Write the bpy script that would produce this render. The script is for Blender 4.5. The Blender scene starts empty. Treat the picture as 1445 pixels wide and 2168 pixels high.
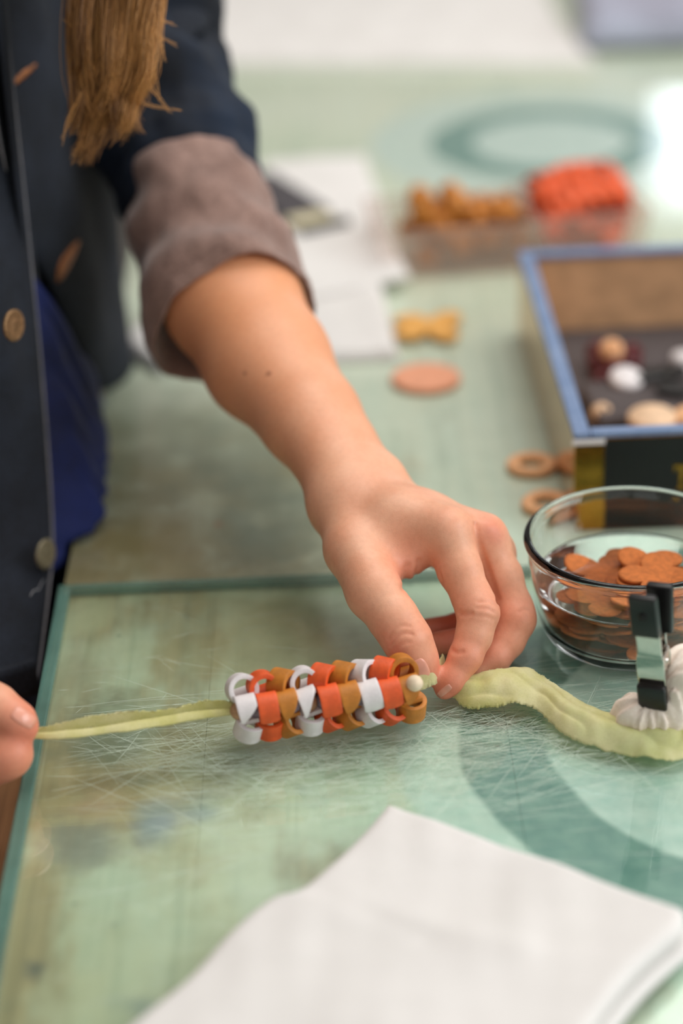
import bpy, bmesh, math, random
import numpy as np
from mathutils import Vector, Matrix

# ------------------------------------------------------------------ camera, world, lights, exposure
PITCH, ROLL, FPX, CAMH = math.radians(27.3), math.radians(2.2), 4400.0, 0.55
W_, H_ = 1445, 2168
SP, CP, SR, CR = math.sin(PITCH), math.cos(PITCH), math.sin(ROLL), math.cos(ROLL)
scene = bpy.context.scene
col = scene.collection
cam = bpy.data.cameras.new('camera')
camo = bpy.data.objects.new('camera', cam)
col.objects.link(camo)
r_ = Vector((1, 0, 0)); u_ = Vector((0, SP, CP)); f_ = Vector((0, CP, -SP))
R2 = CR * r_ - SR * u_
U2 = SR * r_ + CR * u_
camo.matrix_world = Matrix(((R2.x, U2.x, -f_.x, 0), (R2.y, U2.y, -f_.y, 0), (R2.z, U2.z, -f_.z, CAMH), (0, 0, 0, 1)))
cam.sensor_fit = 'HORIZONTAL'; cam.sensor_width = 36.0
cam.lens = FPX * 36.0 / W_
cam.clip_start = 0.05; cam.clip_end = 60
cam.dof.use_dof = True
cam.dof.focus_distance = 1.0
cam.dof.aperture_fstop = 3.7
scene.camera = camo

world = bpy.data.worlds.new('world'); scene.world = world
world.use_nodes = True
bg = world.node_tree.nodes['Background']
bg.inputs[0].default_value = (1.0, 0.97, 0.94, 1)
bg.inputs[1].default_value = 0.44

def area(name, loc, target, sx, sy, power, color):
    l = bpy.data.lights.new(name, 'AREA'); l.shape = 'RECTANGLE'; l.size = sx; l.size_y = sy
    l.energy = power; l.color = color
    o = bpy.data.objects.new(name, l); col.objects.link(o)
    o.location = loc
    o.rotation_euler = (Vector(target) - Vector(loc)).to_track_quat('-Z', 'Y').to_euler()
    return o
area('ceiling_lamp', (0.50, 1.65, 1.95), (0.08, 1.25, 0), 1.5, 2.0, 31, (1.0, 0.95, 0.89))
area('right_fill', (2.2, 0.25, 1.2), (0.0, 1.0, 0.05), 1.8, 1.4, 32, (0.93, 0.97, 1.0))  # soft fill added at front right, no window stands there

scene.cycles.max_bounces = 24; scene.cycles.transmission_bounces = 24; scene.cycles.transparent_max_bounces = 24
vs = scene.view_settings
vs.view_transform = 'Standard'; vs.look = 'None'; vs.exposure = 0.0; vs.gamma = 1.0; vs.use_curve_mapping = False

# ------------------------------------------------------------------ helpers
rng = np.random.default_rng(7)
random.seed(7)

def ray(u, v):
    xp, yp = (u - 722.5) / FPX, (v - 1084.0) / FPX
    x = xp * CR - yp * SR; y = xp * SR + yp * CR
    return np.array([x, CP - y * SP, -SP - y * CP])
def PD(u, v, d):
    "world point at photograph pixel u, v and distance d along the view axis"
    return np.array([0, 0, CAMH]) + ray(u, v) * d
def PZ(u, v, z=0.0):
    "world point of pixel u, v on the horizontal plane z"
    r = ray(u, v); return np.array([0, 0, CAMH]) + r * ((z - CAMH) / r[2])
def PXp(u, v, x):
    "world point of pixel u, v on the plane x"
    r = ray(u, v); return np.array([0, 0, CAMH]) + r * (x / r[0])

def lin(r, g, b):
    def c(x):
        x /= 255.0
        return x / 12.92 if x <= 0.04045 else ((x + 0.055) / 1.055) ** 2.4
    return (c(r), c(g), c(b), 1.0)

class G:
    "small node graph builder"
    def __init__(s, name):
        s.m = bpy.data.materials.new(name); s.m.use_nodes = True
        s.nt = s.m.node_tree; s.nt.nodes.clear()
        s.out = s.nt.nodes.new('ShaderNodeOutputMaterial')
        s._co = None
    def n(s, typ, props=None, **ins):
        nd = s.nt.nodes.new('ShaderNode' + typ)
        for k, v in (props or {}).items(): setattr(nd, k, v)
        for k, v in ins.items():
            key = int(k[1:]) if k[0] == 'i' and k[1:].isdigit() else k.replace('_', ' ')
            s.put(nd.inputs[key], v)
        return nd
    def put(s, sock, v):
        if isinstance(v, bpy.types.NodeSocket): s.nt.links.new(v, sock)
        else: sock.default_value = v
    def co(s):
        if s._co is None: s._co = s.n('TexCoord').outputs['Object']
        return s._co
    def mapped(s, scale=(1, 1, 1), rot=(0, 0, 0), loc=(0, 0, 0)):
        return s.n('Mapping', Vector=s.co(), Scale=scale, Rotation=rot, Location=loc).outputs[0]
    def noise(s, scale, detail=3, rough=0.55, vec=None, dist=0.0):
        return s.n('TexNoise', Vector=vec if vec is not None else s.co(), Scale=scale, Detail=detail, Roughness=rough, Distortion=dist).outputs[0]
    def ramp(s, fac, a, b, c0=0.0, c1=1.0):
        return s.n('MapRange', {'interpolation_type': 'SMOOTHSTEP'}, Value=fac, From_Min=a, From_Max=b, To_Min=c0, To_Max=c1).outputs[0]
    def mix(s, fac, a, b, blend='MIX'):
        nd = s.n('Mix', {'data_type': 'RGBA', 'blend_type': blend})
        s.put(nd.inputs[0], fac); s.put(nd.inputs[6], a); s.put(nd.inputs[7], b)
        return nd.outputs[2]
    def math(s, op, a, b=0.0, c=0.0):
        nd = s.n('Math', {'operation': op}); s.put(nd.inputs[0], a); s.put(nd.inputs[1], b); s.put(nd.inputs[2], c)
        return nd.outputs[0]
    def bump(s, h, strength=0.3, dist=0.001):
        return s.n('Bump', Strength=strength, Distance=dist, Height=h).outputs[0]
    def pbsdf(s, **ins):
        nd = s.n('BsdfPrincipled', None, **ins)
        return nd
    def done(s, shader):
        s.nt.links.new(shader, s.out.inputs[0]); return s.m

def simple(name, c, rough=0.6, metal=0.0, var=0.08, scale=60, bump=0.15, bdist=0.0005, **kw):
    g = G(name)
    nz = g.noise(scale, 4)
    dark = tuple(x * (1 - 2 * var) for x in c[:3]) + (1,); lite = tuple(min(1, x * (1 + 2 * var)) for x in c[:3]) + (1,)
    cc = g.mix(g.ramp(nz, 0.3, 0.7), dark, lite)
    p = g.pbsdf(Base_Color=cc, Roughness=rough, Metallic=metal, **kw)
    if bump: g.put(p.inputs['Normal'], g.bump(g.noise(scale * 6, 3), bump, bdist))
    return g.done(p.outputs[0])

M = {}
# ---- mesh building
def mobj(name, verts, faces, mat, parent=None, smooth=True):
    me = bpy.data.meshes.new(name)
    if isinstance(verts, np.ndarray): verts = verts.tolist()
    me.from_pydata(verts, [], faces if isinstance(faces, list) else faces.tolist())
    if smooth: me.polygons.foreach_set('use_smooth', [True] * len(me.polygons))
    me.update()
    o = bpy.data.objects.new(name, me); col.objects.link(o)
    if mat is not None: me.materials.append(mat)
    if parent is not None: o.parent = parent
    return o
def bobj(name, bm, mat, parent=None, smooth=False, auto=None):
    me = bpy.data.meshes.new(name); bm.normal_update(); bm.to_mesh(me); bm.free()
    if smooth: me.polygons.foreach_set('use_smooth', [True] * len(me.polygons))
    o = bpy.data.objects.new(name, me); col.objects.link(o)
    if mat is not None: me.materials.append(mat)
    if parent is not None: o.parent = parent
    return o
def tag(o, label, cat, group=None, kind=None):
    o['label'] = label
    if cat: o['category'] = cat
    if group: o['group'] = group
    if kind: o['kind'] = kind
    return o
def empty(name, loc=(0, 0, 0), rz=0.0):
    o = bpy.data.objects.new(name, None); col.objects.link(o)
    o.location = loc; o.rotation_euler = (0, 0, rz); o.empty_display_size = 0.01
    return o
def struct(o):
    o['kind'] = 'structure'; return o
def box(bm, x0, x1, y0, y1, z0, z1, bevel=0.0, seg=2):
    r = bmesh.ops.create_cube(bm, size=1.0)
    vs_ = r['verts']
    for v in vs_:
        v.co.x = x0 + (v.co.x + .5) * (x1 - x0); v.co.y = y0 + (v.co.y + .5) * (y1 - y0); v.co.z = z0 + (v.co.z + .5) * (z1 - z0)
    if bevel:
        es = {e for v in vs_ for e in v.link_edges}
        bmesh.ops.bevel(bm, geom=list(es), offset=bevel, segments=seg, profile=0.5, affect='EDGES')
def boxobj(name, x0, x1, y0, y1, z0, z1, mat, parent=None, bevel=0.0, seg=2, smooth=False):
    bm = bmesh.new(); box(bm, x0, x1, y0, y1, z0, z1, bevel, seg); return bobj(name, bm, mat, parent, smooth)
def lathe(name, prof, mat, parent=None, seg=96, smooth=True, close=True, loc=(0, 0, 0)):
    n = len(prof); V = []; F = []
    for k in range(seg):
        a = 2 * math.pi * k / seg; c, s = math.cos(a), math.sin(a)
        V += [(loc[0] + r * c, loc[1] + r * s, loc[2] + z) for r, z in prof]
    for k in range(seg):
        k2 = (k + 1) % seg
        for i in range(n if close else n - 1):
            j = (i + 1) % n
            F.append((k * n + i, k2 * n + i, k2 * n + j, k * n + j))
    o = mobj(name, V, F, mat, parent, smooth)
    bm = bmesh.new(); bm.from_mesh(o.data)
    bmesh.ops.remove_doubles(bm, verts=bm.verts, dist=1e-6)
    bmesh.ops.recalc_face_normals(bm, faces=bm.faces)
    bm.to_mesh(o.data); bm.free()
    if smooth: o.data.polygons.foreach_set('use_smooth', [True] * len(o.data.polygons))
    return o
def spline(pts, n):
    "Catmull-Rom through pts, n samples"
    P_ = np.array(pts, float); m = len(P_)
    E = np.vstack([2 * P_[0] - P_[1], P_, 2 * P_[-1] - P_[-2]])
    t = np.linspace(0, m - 1 - 1e-9, n); i = np.floor(t).astype(int); f = (t - i)[:, None]
    a, b, c, d = E[i], E[i + 1], E[i + 2], E[i + 3]
    return 0.5 * ((2 * b) + (-a + c) * f + (2 * a - 5 * b + 4 * c - d) * f ** 2 + (-a + 3 * b - 3 * c + d) * f ** 3)
class Wob:
    "smooth pseudo noise from random sines"
    def __init__(s, seed, freq, n=10, spread=0.6, aniso=None):
        r = np.random.default_rng(seed); d = r.normal(size=(n, 3)); d /= np.linalg.norm(d, axis=1)[:, None]
        if aniso is not None: d = d * np.array(aniso)
        s.k = d * (freq * (1 + spread * r.uniform(-1, 1, n)))[:, None] * 2 * math.pi; s.p = r.uniform(0, 6.28, n); s.n = n
    def __call__(s, p):
        return np.sin(p @ s.k.T + s.p).sum(-1) / math.sqrt(s.n) * 0.8
def grid_faces(nr, nc, wrap=False):
    F = []
    for i in range(nr - 1):
        for j in range(nc if wrap else nc - 1):
            j2 = (j + 1) % nc
            F.append((i * nc + j, i * nc + j2, (i + 1) * nc + j2, (i + 1) * nc + j))
    return F
def solidify(o, t, offset=0.0):
    m = o.modifiers.new('thickness', 'SOLIDIFY'); m.thickness = t; m.offset = offset
    return o
def tube(name, pts, rad, mat, parent=None, seg=8, n=None, smooth=True):
    P_ = spline(pts, n) if n else np.array(pts, float)
    R = np.full(len(P_), rad) if np.isscalar(rad) else np.interp(np.linspace(0, 1, len(P_)), np.linspace(0, 1, len(rad)), rad)
    V, F = tube_vf(P_, R, seg); return mobj(name, V, F, mat, parent, smooth)
def frames(P_):
    T = np.gradient(P_, axis=0); T /= np.linalg.norm(T, axis=1)[:, None] + 1e-12
    u0 = np.cross(T[0], [0, 0, 1.0])
    if np.linalg.norm(u0) < 1e-3: u0 = np.cross(T[0], [0, 1.0, 0])
    U = [u0 / np.linalg.norm(u0)]
    for t in T[1:]:
        u = U[-1] - t * (U[-1] @ t); U.append(u / np.linalg.norm(u))
    U = np.array(U); return T, U, np.cross(T, U)
def tube_vf(P_, R, seg, caps=True):
    T, U, B = frames(P_); n = len(P_)
    a = np.linspace(0, 2 * math.pi, seg, endpoint=False)
    V = (P_[:, None, :] + R[:, None, None] * (np.cos(a)[None, :, None] * U[:, None, :] + np.sin(a)[None, :, None] * B[:, None, :])).reshape(-1, 3)
    F = grid_faces(n, seg, True)
    if caps:
        F.append(tuple(range(seg - 1, -1, -1))); F.append(tuple((n - 1) * seg + k for k in range(seg)))
    return V, F
def copy_tree(o, parent=None):
    c = o.copy(); col.objects.link(c)
    if parent is not None: c.parent = parent
    for ch in list(o.children): copy_tree(ch, c)
    return c

# ---- implicit surfaces (smoothly joined tapered capsules) -> one continuous mesh
def rc(p, a, b, r1, r2):
    ba = (b - a).astype(np.float32); l2 = float(ba @ ba); rr = r1 - r2; a2 = l2 - rr * rr; il2 = 1.0 / l2
    pa = p - a.astype(np.float32); y = pa @ ba; z = y - l2
    q = pa * l2 - ba[None, :] * y[:, None]; x2 = (q * q).sum(1); y2 = y * y * l2; z2 = z * z * l2
    k = np.sign(rr) * rr * rr * x2
    return np.where(np.sign(z) * a2 * z2 > k, np.sqrt(x2 + z2) * il2 - r2,
           np.where(np.sign(y) * a2 * y2 < k, np.sqrt(x2 + y2) * il2 - r1, (np.sqrt(np.maximum(x2 * a2 * il2, 0)) + y * rr) * il2 - r1))
def smin(a, b, k):
    h = np.maximum(k - np.abs(a - b), 0) / k
    return np.minimum(a, b) - h * h * k * 0.25
def sdf_mesh(fn, lo, hi, vox, B=8, newton=1):
    lo = np.array(lo, float); nb = np.ceil((np.array(hi) - lo) / (vox * B)).astype(int)
    gi = np.stack(np.meshgrid(*[np.arange(k) for k in nb], indexing='ij'), -1)
    ctr = (lo + (gi + 0.5) * B * vox - vox * .5).reshape(-1, 3).astype(np.float32)
    dc = fn(ctr)
    act = np.abs(dc) < B * vox * 0.95 + 0.003
    F6 = np.empty((nb[0], nb[1], nb[2], B, B, B), np.float32)
    F6[...] = dc.reshape(nb[0], nb[1], nb[2], 1, 1, 1)
    loc = np.stack(np.meshgrid(*[np.arange(B)] * 3, indexing='ij'), -1).reshape(-1, 3)
    ai = gi.reshape(-1, 3)[act]
    for s in range(0, len(ai), 600):
        c = ai[s:s + 600]
        pts = (lo + (c[:, None, :] * B + loc[None]) * vox).reshape(-1, 3).astype(np.float32)
        F6[c[:, 0], c[:, 1], c[:, 2]] = fn(pts).reshape(-1, B, B, B)
    F = F6.transpose(0, 3, 1, 4, 2, 5).reshape(nb * B)
    I = F < 0
    cnt = np.zeros(np.array(F.shape) - 1, np.int8)
    sl = lambda k: slice(1, None) if k else slice(None, -1)
    cor = [(i, j, k) for i in (0, 1) for j in (0, 1) for k in (0, 1)]
    for c in cor: cnt += I[sl(c[0]), sl(c[1]), sl(c[2])]
    cells = np.argwhere((cnt > 0) & (cnt < 8))
    val = {c: F[cells[:, 0] + c[0], cells[:, 1] + c[1], cells[:, 2] + c[2]] for c in cor}
    acc = np.zeros((len(cells), 3)); num = np.zeros(len(cells))
    for a in cor:
        for ax in range(3):
            if a[ax] == 0:
                b = list(a); b[ax] = 1; b = tuple(b)
                va, vb = val[a], val[b]; m = (va < 0) != (vb < 0)
                t = np.where(m, va / np.where(m, va - vb, 1), 0)
                pos = np.tile(np.array(a, float), (len(cells), 1)); pos[:, ax] = t
                acc += pos * m[:, None]; num += m
    V = lo + (cells + acc / num[:, None]) * vox
    idx = -np.ones(cnt.shape, np.int32); idx[cells[:, 0], cells[:, 1], cells[:, 2]] = np.arange(len(cells))
    Q = []
    for ax in range(3):
        s0 = [slice(None)] * 3; s1 = [slice(None)] * 3; s0[ax] = slice(None, -1); s1[ax] = slice(1, None)
        A, Bv = I[tuple(s0)], I[tuple(s1)]
        e = np.argwhere(A != Bv); o1, o2 = [(1, 2), (2, 0), (0, 1)][ax]
        e = e[(e[:, o1] > 0) & (e[:, o2] > 0)]
        flip = A[e[:, 0], e[:, 1], e[:, 2]]
        q = []
        for d1, d2 in ((1, 1), (0, 1), (0, 0), (1, 0)):
            c = e.copy(); c[:, o1] -= d1; c[:, o2] -= d2
            q.append(idx[c[:, 0], c[:, 1], c[:, 2]])
        q = np.stack(q, 1); q[~flip] = q[~flip][:, ::-1]
        Q.append(q[(q >= 0).all(1)])
    Q = np.vstack(Q)
    for _ in range(newton):
        p32 = V.astype(np.float32); e = np.float32(vox * 0.4); g = []
        for ax in range(3):
            dl = np.zeros(3, np.float32); dl[ax] = e
            g.append((fn(p32 + dl) - fn(p32 - dl)) / (2 * e))
        g = np.stack(g, 1); d = fn(p32)
        V = V - np.clip(d, -vox, vox)[:, None] * g / np.maximum((g * g).sum(1), 0.2)[:, None]
    return V, Q
def raycast(fn, uv, d0=0.8, steps=60):
    uv = np.array(uv, float); D = np.array([ray(u, v) for u, v in uv]); ln = np.linalg.norm(D, axis=1)[:, None]; D = D / ln
    t = d0 * ln[:, 0]
    for _ in range(steps):
        p = np.array([0, 0, CAMH]) + D * t[:, None]; t = t + fn(p.astype(np.float32)) * 0.85
    return np.array([0, 0, CAMH]) + D * t[:, None], D

# ------------------------------------------------------------------ materials
STAINS_AND_SHADE = [(300, 1650, .045, (176, 146, 104), .62), (150, 1640, .03, (170, 150, 106), .6), (130, 1440, .022, (168, 156, 124), .6), (330, 1745, .012, (140, 158, 172), .7), (430, 1718, .010, (142, 164, 172), .6),
          (180, 1790, .016, (140, 150, 146), .6), (205, 1700, .010, (196, 166, 136), .6), (78, 2052, .0055, (96, 106, 104), .9), (462, 1110, .0022, (176, 84, 40), .9), (185, 1310, .014, (206, 206, 168), .7),
          (560, 1340, .05, (186, 180, 138), .5), (640, 1290, .03, (128, 142, 112), .5), (250, 1560, .025, (118, 138, 122), .6), (480, 1575, .03, (150, 154, 126), .5), (760, 1570, .03, (160, 182, 160), .5),  # includes hand shade painted in left of the thumb
          (300, 900, .05, (112, 120, 90), .5), (520, 980, .05, (104, 114, 92), .55), (620, 1090, .05, (96, 112, 92), .5), (600, 1150, .03, (90, 106, 90), .5), (330, 1150, .03, (150, 136, 84), .5)]  # darkest greens here paint arm shade over darker table paint
def m_table():
    g = G('painted_table')
    n3 = g.noise(28, 4, 0.6)
    xyz = g.n('SeparateXYZ', Vector=g.co()); X, Y = xyz.outputs[0], xyz.outputs[1]
    n1 = g.noise(5.0, 4); n2 = g.noise(14, 5, 0.65); fine = g.noise(70, 5, 0.7)
    c = g.mix(g.ramp(n1, 0.35, 0.65), lin(204, 219, 193), lin(219, 230, 208))
    c = g.mix(g.ramp(n2, 0.45, 0.75, 0, 0.55), c, lin(186, 206, 184))
    mint = g.math('MULTIPLY', g.ramp(X, -0.06, 0.10), g.ramp(Y, 1.5, 1.1))
    c = g.mix(g.math('MULTIPLY', mint, 0.6), c, lin(192, 218, 200))
    beige = g.math('MULTIPLY', g.ramp(X, 0.02, -0.10), g.ramp(Y, 1.02, 0.97))
    c = g.mix(g.math('MULTIPLY', beige, g.ramp(g.noise(11, 4, 0.6, g.mapped((1.5, .8, 1), loc=(7, 3, 0))), 0.3, 0.65, 0.2, 0.75)), c, lin(204, 200, 162))
    # brushed streaks running along the boards
    st = g.noise(1.0, 4, 0.6, g.mapped((70, 4, 1)))
    c = g.mix(g.ramp(st, 0.35, 0.75, 0, 0.38), c, lin(226, 230, 204))
    st2 = g.noise(1.0, 4, 0.6, g.mapped((110, 5, 1), loc=(3, 7, 0)))
    c = g.mix(g.ramp(st2, 0.5, 0.78, 0, 0.35), c, lin(112, 140, 116))
    # bare wood showing on the left, near the person
    grain = g.noise(1.0, 5, 0.6, g.mapped((160, 5, 1), loc=(1, 2, 0)))
    wood = g.mix(g.ramp(grain, 0.3, 0.7), lin(134, 112, 72), lin(184, 158, 112))
    left = g.ramp(X, 0.02, -0.16)
    nearm = g.ramp(Y, 1.28, 1.05)
    pm = g.math('MULTIPLY', g.ramp(g.math('ADD', g.noise(9.0, 4, 0.6, g.mapped((1.6, 0.7, 1), loc=(2.2, 0.4, 0))), g.math('MULTIPLY', left, 0.16)), 0.55, 0.72, 0, 0.68), nearm)
    c = g.mix(pm, c, wood)
    olv = g.math('MULTIPLY', g.math('MULTIPLY', g.ramp(Y, 0.965, 1.0), g.ramp(Y, 1.3, 1.1)), g.ramp(X, 0.03, -0.03))
    c = g.mix(g.math('MULTIPLY', olv, g.ramp(g.noise(22, 5, 0.7), 0.3, 0.65, 0.45, 0.9)), c, lin(126, 118, 74))
    # blue and dark blots
    bl = g.noise(12.0, 3, 0.5, g.mapped((1, 1, 1), loc=(5.3, 1.7, 0)))
    c = g.mix(g.math('MULTIPLY', g.ramp(bl, 0.60, 0.72, 0, 0.6), g.ramp(Y, 0.98, 0.85)), c, lin(128, 150, 160))
    dk = g.noise(30.0, 3, 0.5, g.mapped((1, 0.7, 1), loc=(9.1, 4.7, 0)))
    c = g.mix(g.ramp(dk, 0.70, 0.78, 0, 0.55), c, lin(78, 104, 98))
    # single stains, and dark blots painting arm and hand shade, each with its own outline
    for (u_, v_, rad_, cc_, am_) in STAINS_AND_SHADE:
        q = PZ(u_, v_); dx = g.math('SUBTRACT', X, float(q[0])); dy = g.math('SUBTRACT', Y, float(q[1]))
        d = g.math('SQRT', g.math('ADD', g.math('MULTIPLY', dx, dx), g.math('MULTIPLY', g.math('MULTIPLY', dy, dy), 0.55)))
        d = g.math('ADD', d, g.math('MULTIPLY', g.math('SUBTRACT', n3, 0.5), rad_ * 2.8))
        c = g.mix(g.ramp(d, rad_ * 1.5, rad_ * 0.2, 0, am_), c, lin(*cc_))
    # painted swirls
    def swirl(c, cx, cy, r0, r1, r2, seed):
        dx = g.math('SUBTRACT', X, cx); dy = g.math('SUBTRACT', Y, cy)
        d = g.math('SQRT', g.math('ADD', g.math('MULTIPLY', dx, dx), g.math('MULTIPLY', dy, dy)))
        d = g.math('ADD', d, g.math('MULTIPLY', g.math('SUBTRACT', g.noise(seed, 2), 0.5), 0.012))
        brush = g.noise(1.0, 4, 0.6, g.mapped((90, 90, 1), loc=(seed, 0, 0)))
        lite = g.mix(g.ramp(brush, 0.3, 0.7), lin(186, 214, 204), lin(208, 226, 216))
        dark = g.mix(g.ramp(brush, 0.3, 0.7), lin(80, 132, 124), lin(108, 152, 140))
        c = g.mix(g.ramp(d, r2 + 0.003, r2 - 0.003, 0, 0.8), c, lite)
        c = g.mix(g.ramp(d, r1 + 0.002, r1 - 0.002, 0, 0.9), c, dark)
        c = g.mix(g.ramp(d, r0 + 0.002, r0 - 0.002, 0, 0.95), c, lite)
        return c
    c1 = SW1; c2 = SW2
    c = swirl(c, c1[0], c1[1], c1[2], c1[3], c1[4], 11.0)
    c = swirl(c, c2[0], c2[1], c2[2], c2[3], c2[4], 13.0)
    sp = g.n('TexVoronoi', Vector=g.co(), Scale=55.0, Randomness=1.0).outputs[0]
    c = g.mix(g.math('MULTIPLY', g.ramp(sp, 0.10, 0.05, 0, 0.6), g.ramp(n2, 0.5, 0.62)), c, lin(70, 96, 92))
    c = g.mix(g.ramp(fine, 0.3, 0.8, 0.0, 0.14), c, lin(90, 110, 90))
    p = g.pbsdf(Base_Color=c, Roughness=0.38, Coat_Weight=1.0, Coat_Roughness=0.055)
    g.put(p.inputs['Normal'], g.bump(g.math('ADD', st, g.math('MULTIPLY', fine, 0.5)), 0.15, 0.0006))
    return g.done(p.outputs[0])
def m_wood(name, a, b, scale=(60, 4, 60), rough=0.6):
    g = G(name); grain = g.noise(1.0, 5, 0.6, g.mapped(scale))
    p = g.pbsdf(Base_Color=g.mix(g.ramp(grain, 0.3, 0.7), a, b), Roughness=rough)
    g.put(p.inputs['Normal'], g.bump(grain, 0.3, 0.001)); return g.done(p.outputs[0])
def m_sheet(name, tint, ior=1.5, rough=0.02, extra=0.0):
    "clear thin-sheet glass: clear with a Fresnel-weighted mirror"
    g = G(name)
    lw = g.n('LayerWeight', Blend=0.5).outputs['Facing']
    fr = g.math('MULTIPLY_ADD', g.math('POWER', lw, 5.0), 0.92, 0.035)
    tr = g.n('BsdfTransparent', Color=tint).outputs[0]
    gl = g.n('BsdfGlossy', Color=(1, 1, 1, 1), Roughness=rough).outputs[0]
    mx = g.n('MixShader', Fac=fr); g.put(mx.inputs[1], tr); g.put(mx.inputs[2], gl)
    return g.done(mx.outputs[0])
def m_glass(name, color, ior, rough=0.0):
    g = G(name)
    p = g.pbsdf(Base_Color=color, Roughness=rough, IOR=ior, Transmission_Weight=1.0)
    return g.done(p.outputs[0])
def m_fabric(name, c, c2, scale=700, rough=0.9, bump=0.4, big=25, bigamt=0.5, sheen=0.3, trans=0.0):
    g = G(name)
    w = g.noise(scale, 2, 0.7); b = g.noise(big, 4, 0.6)
    cc = g.mix(g.ramp(g.math('ADD', g.math('MULTIPLY', w, 1 - bigamt), g.math('MULTIPLY', b, bigamt)), 0.32, 0.68), c, c2)
    p = g.pbsdf(Base_Color=cc, Roughness=rough, Sheen_Weight=sheen, Sheen_Roughness=0.5)
    g.put(p.inputs['Normal'], g.bump(w, bump, 0.0006))
    if trans:
        t = g.n('BsdfTranslucent', Color=cc).outputs[0]
        mx = g.n('MixShader', Fac=trans); g.put(mx.inputs[1], p.outputs[0]); g.put(mx.inputs[2], t)
        return g.done(mx.outputs[0])
    return g.done(p.outputs[0])
def m_skin():
    g = G('skin')
    at = g.n('Attribute', {'attribute_name': 'flush'}).outputs['Fac']
    tn = g.n('Attribute', {'attribute_name': 'tan'}).outputs['Fac']
    n1 = g.noise(45, 4, 0.6); n2 = g.noise(400, 3, 0.6)
    c = g.mix(g.ramp(n1, 0.3, 0.7), lin(236, 170, 135), lin(242, 184, 150))
    c = g.mix(g.math('MULTIPLY', tn, 0.85), c, lin(236, 162, 114))
    c = g.mix(g.math('MULTIPLY', at, 0.95), c, lin(230, 122, 96))
    c = g.mix(g.ramp(n2, 0.35, 0.75, 0, 0.12), c, lin(170, 96, 72))
    mole = g.n('Attribute', {'attribute_name': 'mole'}).outputs['Fac']
    c = g.mix(mole, c, lin(150, 90, 62))
    p = g.pbsdf(Base_Color=c, Roughness=0.46, Subsurface_Weight=0.22, Subsurface_Scale=0.006)
    p.inputs['Subsurface Radius'].default_value = (1.0, 0.35, 0.2)
    vo = g.n('TexVoronoi', {'feature': 'DISTANCE_TO_EDGE'}, Vector=g.co(), Scale=900.0).outputs[0]
    g.put(p.inputs['Normal'], g.bump(g.math('ADD', g.math('MULTIPLY', n2, 0.6), vo), 0.16, 0.0004))
    return g.done(p.outputs[0])

def bcirc(c, r): return (float(c[0]), float(c[1]), r[0], r[1], r[2])
def fitc(pts):
    q = np.array([PZ(*a)[:2] for a in pts]); A = np.c_[2 * q, np.ones(len(q))]; s = np.linalg.lstsq(A, (q ** 2).sum(1), rcond=None)[0]
    return s[:2], math.sqrt(s[2] + s[:2] @ s[:2])
_c, _r0 = fitc([(1150, 1530), (1190, 1640), (1290, 1750), (1445, 1810)])
_o = np.mean([np.linalg.norm(PZ(*a)[:2] - _c) for a in [(965, 1500), (985, 1600), (1065, 1750)]])
_l = np.mean([np.linalg.norm(PZ(*a)[:2] - _c) for a in [(830, 1540), (850, 1650), (880, 1700)]])
SW1 = bcirc(_c, (_r0, _o, _l))
_c, _r1 = fitc([(905, 290), (960, 345), (1150, 225), (1040, 240), (1000, 365)])
_i = np.mean([np.linalg.norm(PZ(*a)[:2] - _c) for a in [(1010, 300), (1060, 345), (1150, 250)]])
_l = np.mean([np.linalg.norm(PZ(*a)[:2] - _c) for a in [(800, 300), (870, 380), (1100, 190), (900, 225)]])
SW2 = bcirc(_c, (_i, _r1, _l))

M['table'] = m_table()
M['wood'] = m_wood('table_wood', lin(120, 82, 48), lin(176, 128, 84))
M['pane'] = m_sheet('clear_sheet_glass', lin(251, 255, 253), 1.5, 0.03)
M['glass_edge'] = simple('ground_glass_edge', lin(104, 146, 134), 0.25, 0, 0.1, 40, 0.0, Alpha=0.55)
M['scratch'] = simple('scratch_white', lin(222, 238, 222), 0.5, 0, 0.05, 40, 0.0, Alpha=0.6)
M['skin'] = m_skin()
M['nail'] = simple('nail', lin(238, 166, 142), 0.28, 0, 0.05, 120, 0.0, Coat_Weight=0.4)
M['denim'] = m_fabric('dark_denim', lin(3, 5, 10), lin(35, 43, 57), 1000, 0.9, 0.6, 30, 0.3, 0.0)
M['denim_blue'] = m_fabric('blue_denim', lin(5, 10, 20), lin(18, 36, 58), 900, 0.9, 0.5, 18, 0.6, 0.0)
M['cuff'] = m_fabric('cuff_lining', lin(116, 88, 78), lin(166, 134, 122), 800, 0.95, 0.6, 40, 0.4, 0.3)
M['seam'] = m_fabric('seam_edge', lin(96, 98, 106), lin(140, 138, 142), 800, 0.9, 0.4)
M['shirt'] = m_fabric('blue_shirt', lin(2, 13, 52), lin(4, 30, 98), 600, 0.8, 0.2, 14, 0.6, 0.0)
M['copper'] = simple('button_copper', lin(150, 118, 84), 0.42, 0.75, 0.16, 500, 0.3)
M['pewter'] = simple('button_pewter', lin(150, 142, 118), 0.45, 0.75, 0.16, 500, 0.3)
M['tan'] = simple('buttonhole_tan', lin(160, 98, 52), 0.6, 0, 0.25, 300, 0.4)
M['white_cloth'] = m_fabric('white_cloth', lin(230, 227, 223), lin(238, 235, 232), 700, 0.95, 0.12, 12, 0.5, 0.2)
M['cream_cloth'] = m_fabric('cream_cloth', lin(240, 224, 208), lin(250, 238, 224), 500, 0.95, 0.3, 30, 0.5, 0.2)
M['lw'] = simple('white_leather', lin(232, 226, 226), 0.5, 0, 0.03, 200, 0.25)
M['lr'] = simple('red_orange_leather', lin(234, 94, 40), 0.52, 0, 0.06, 200, 0.3)
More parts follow.
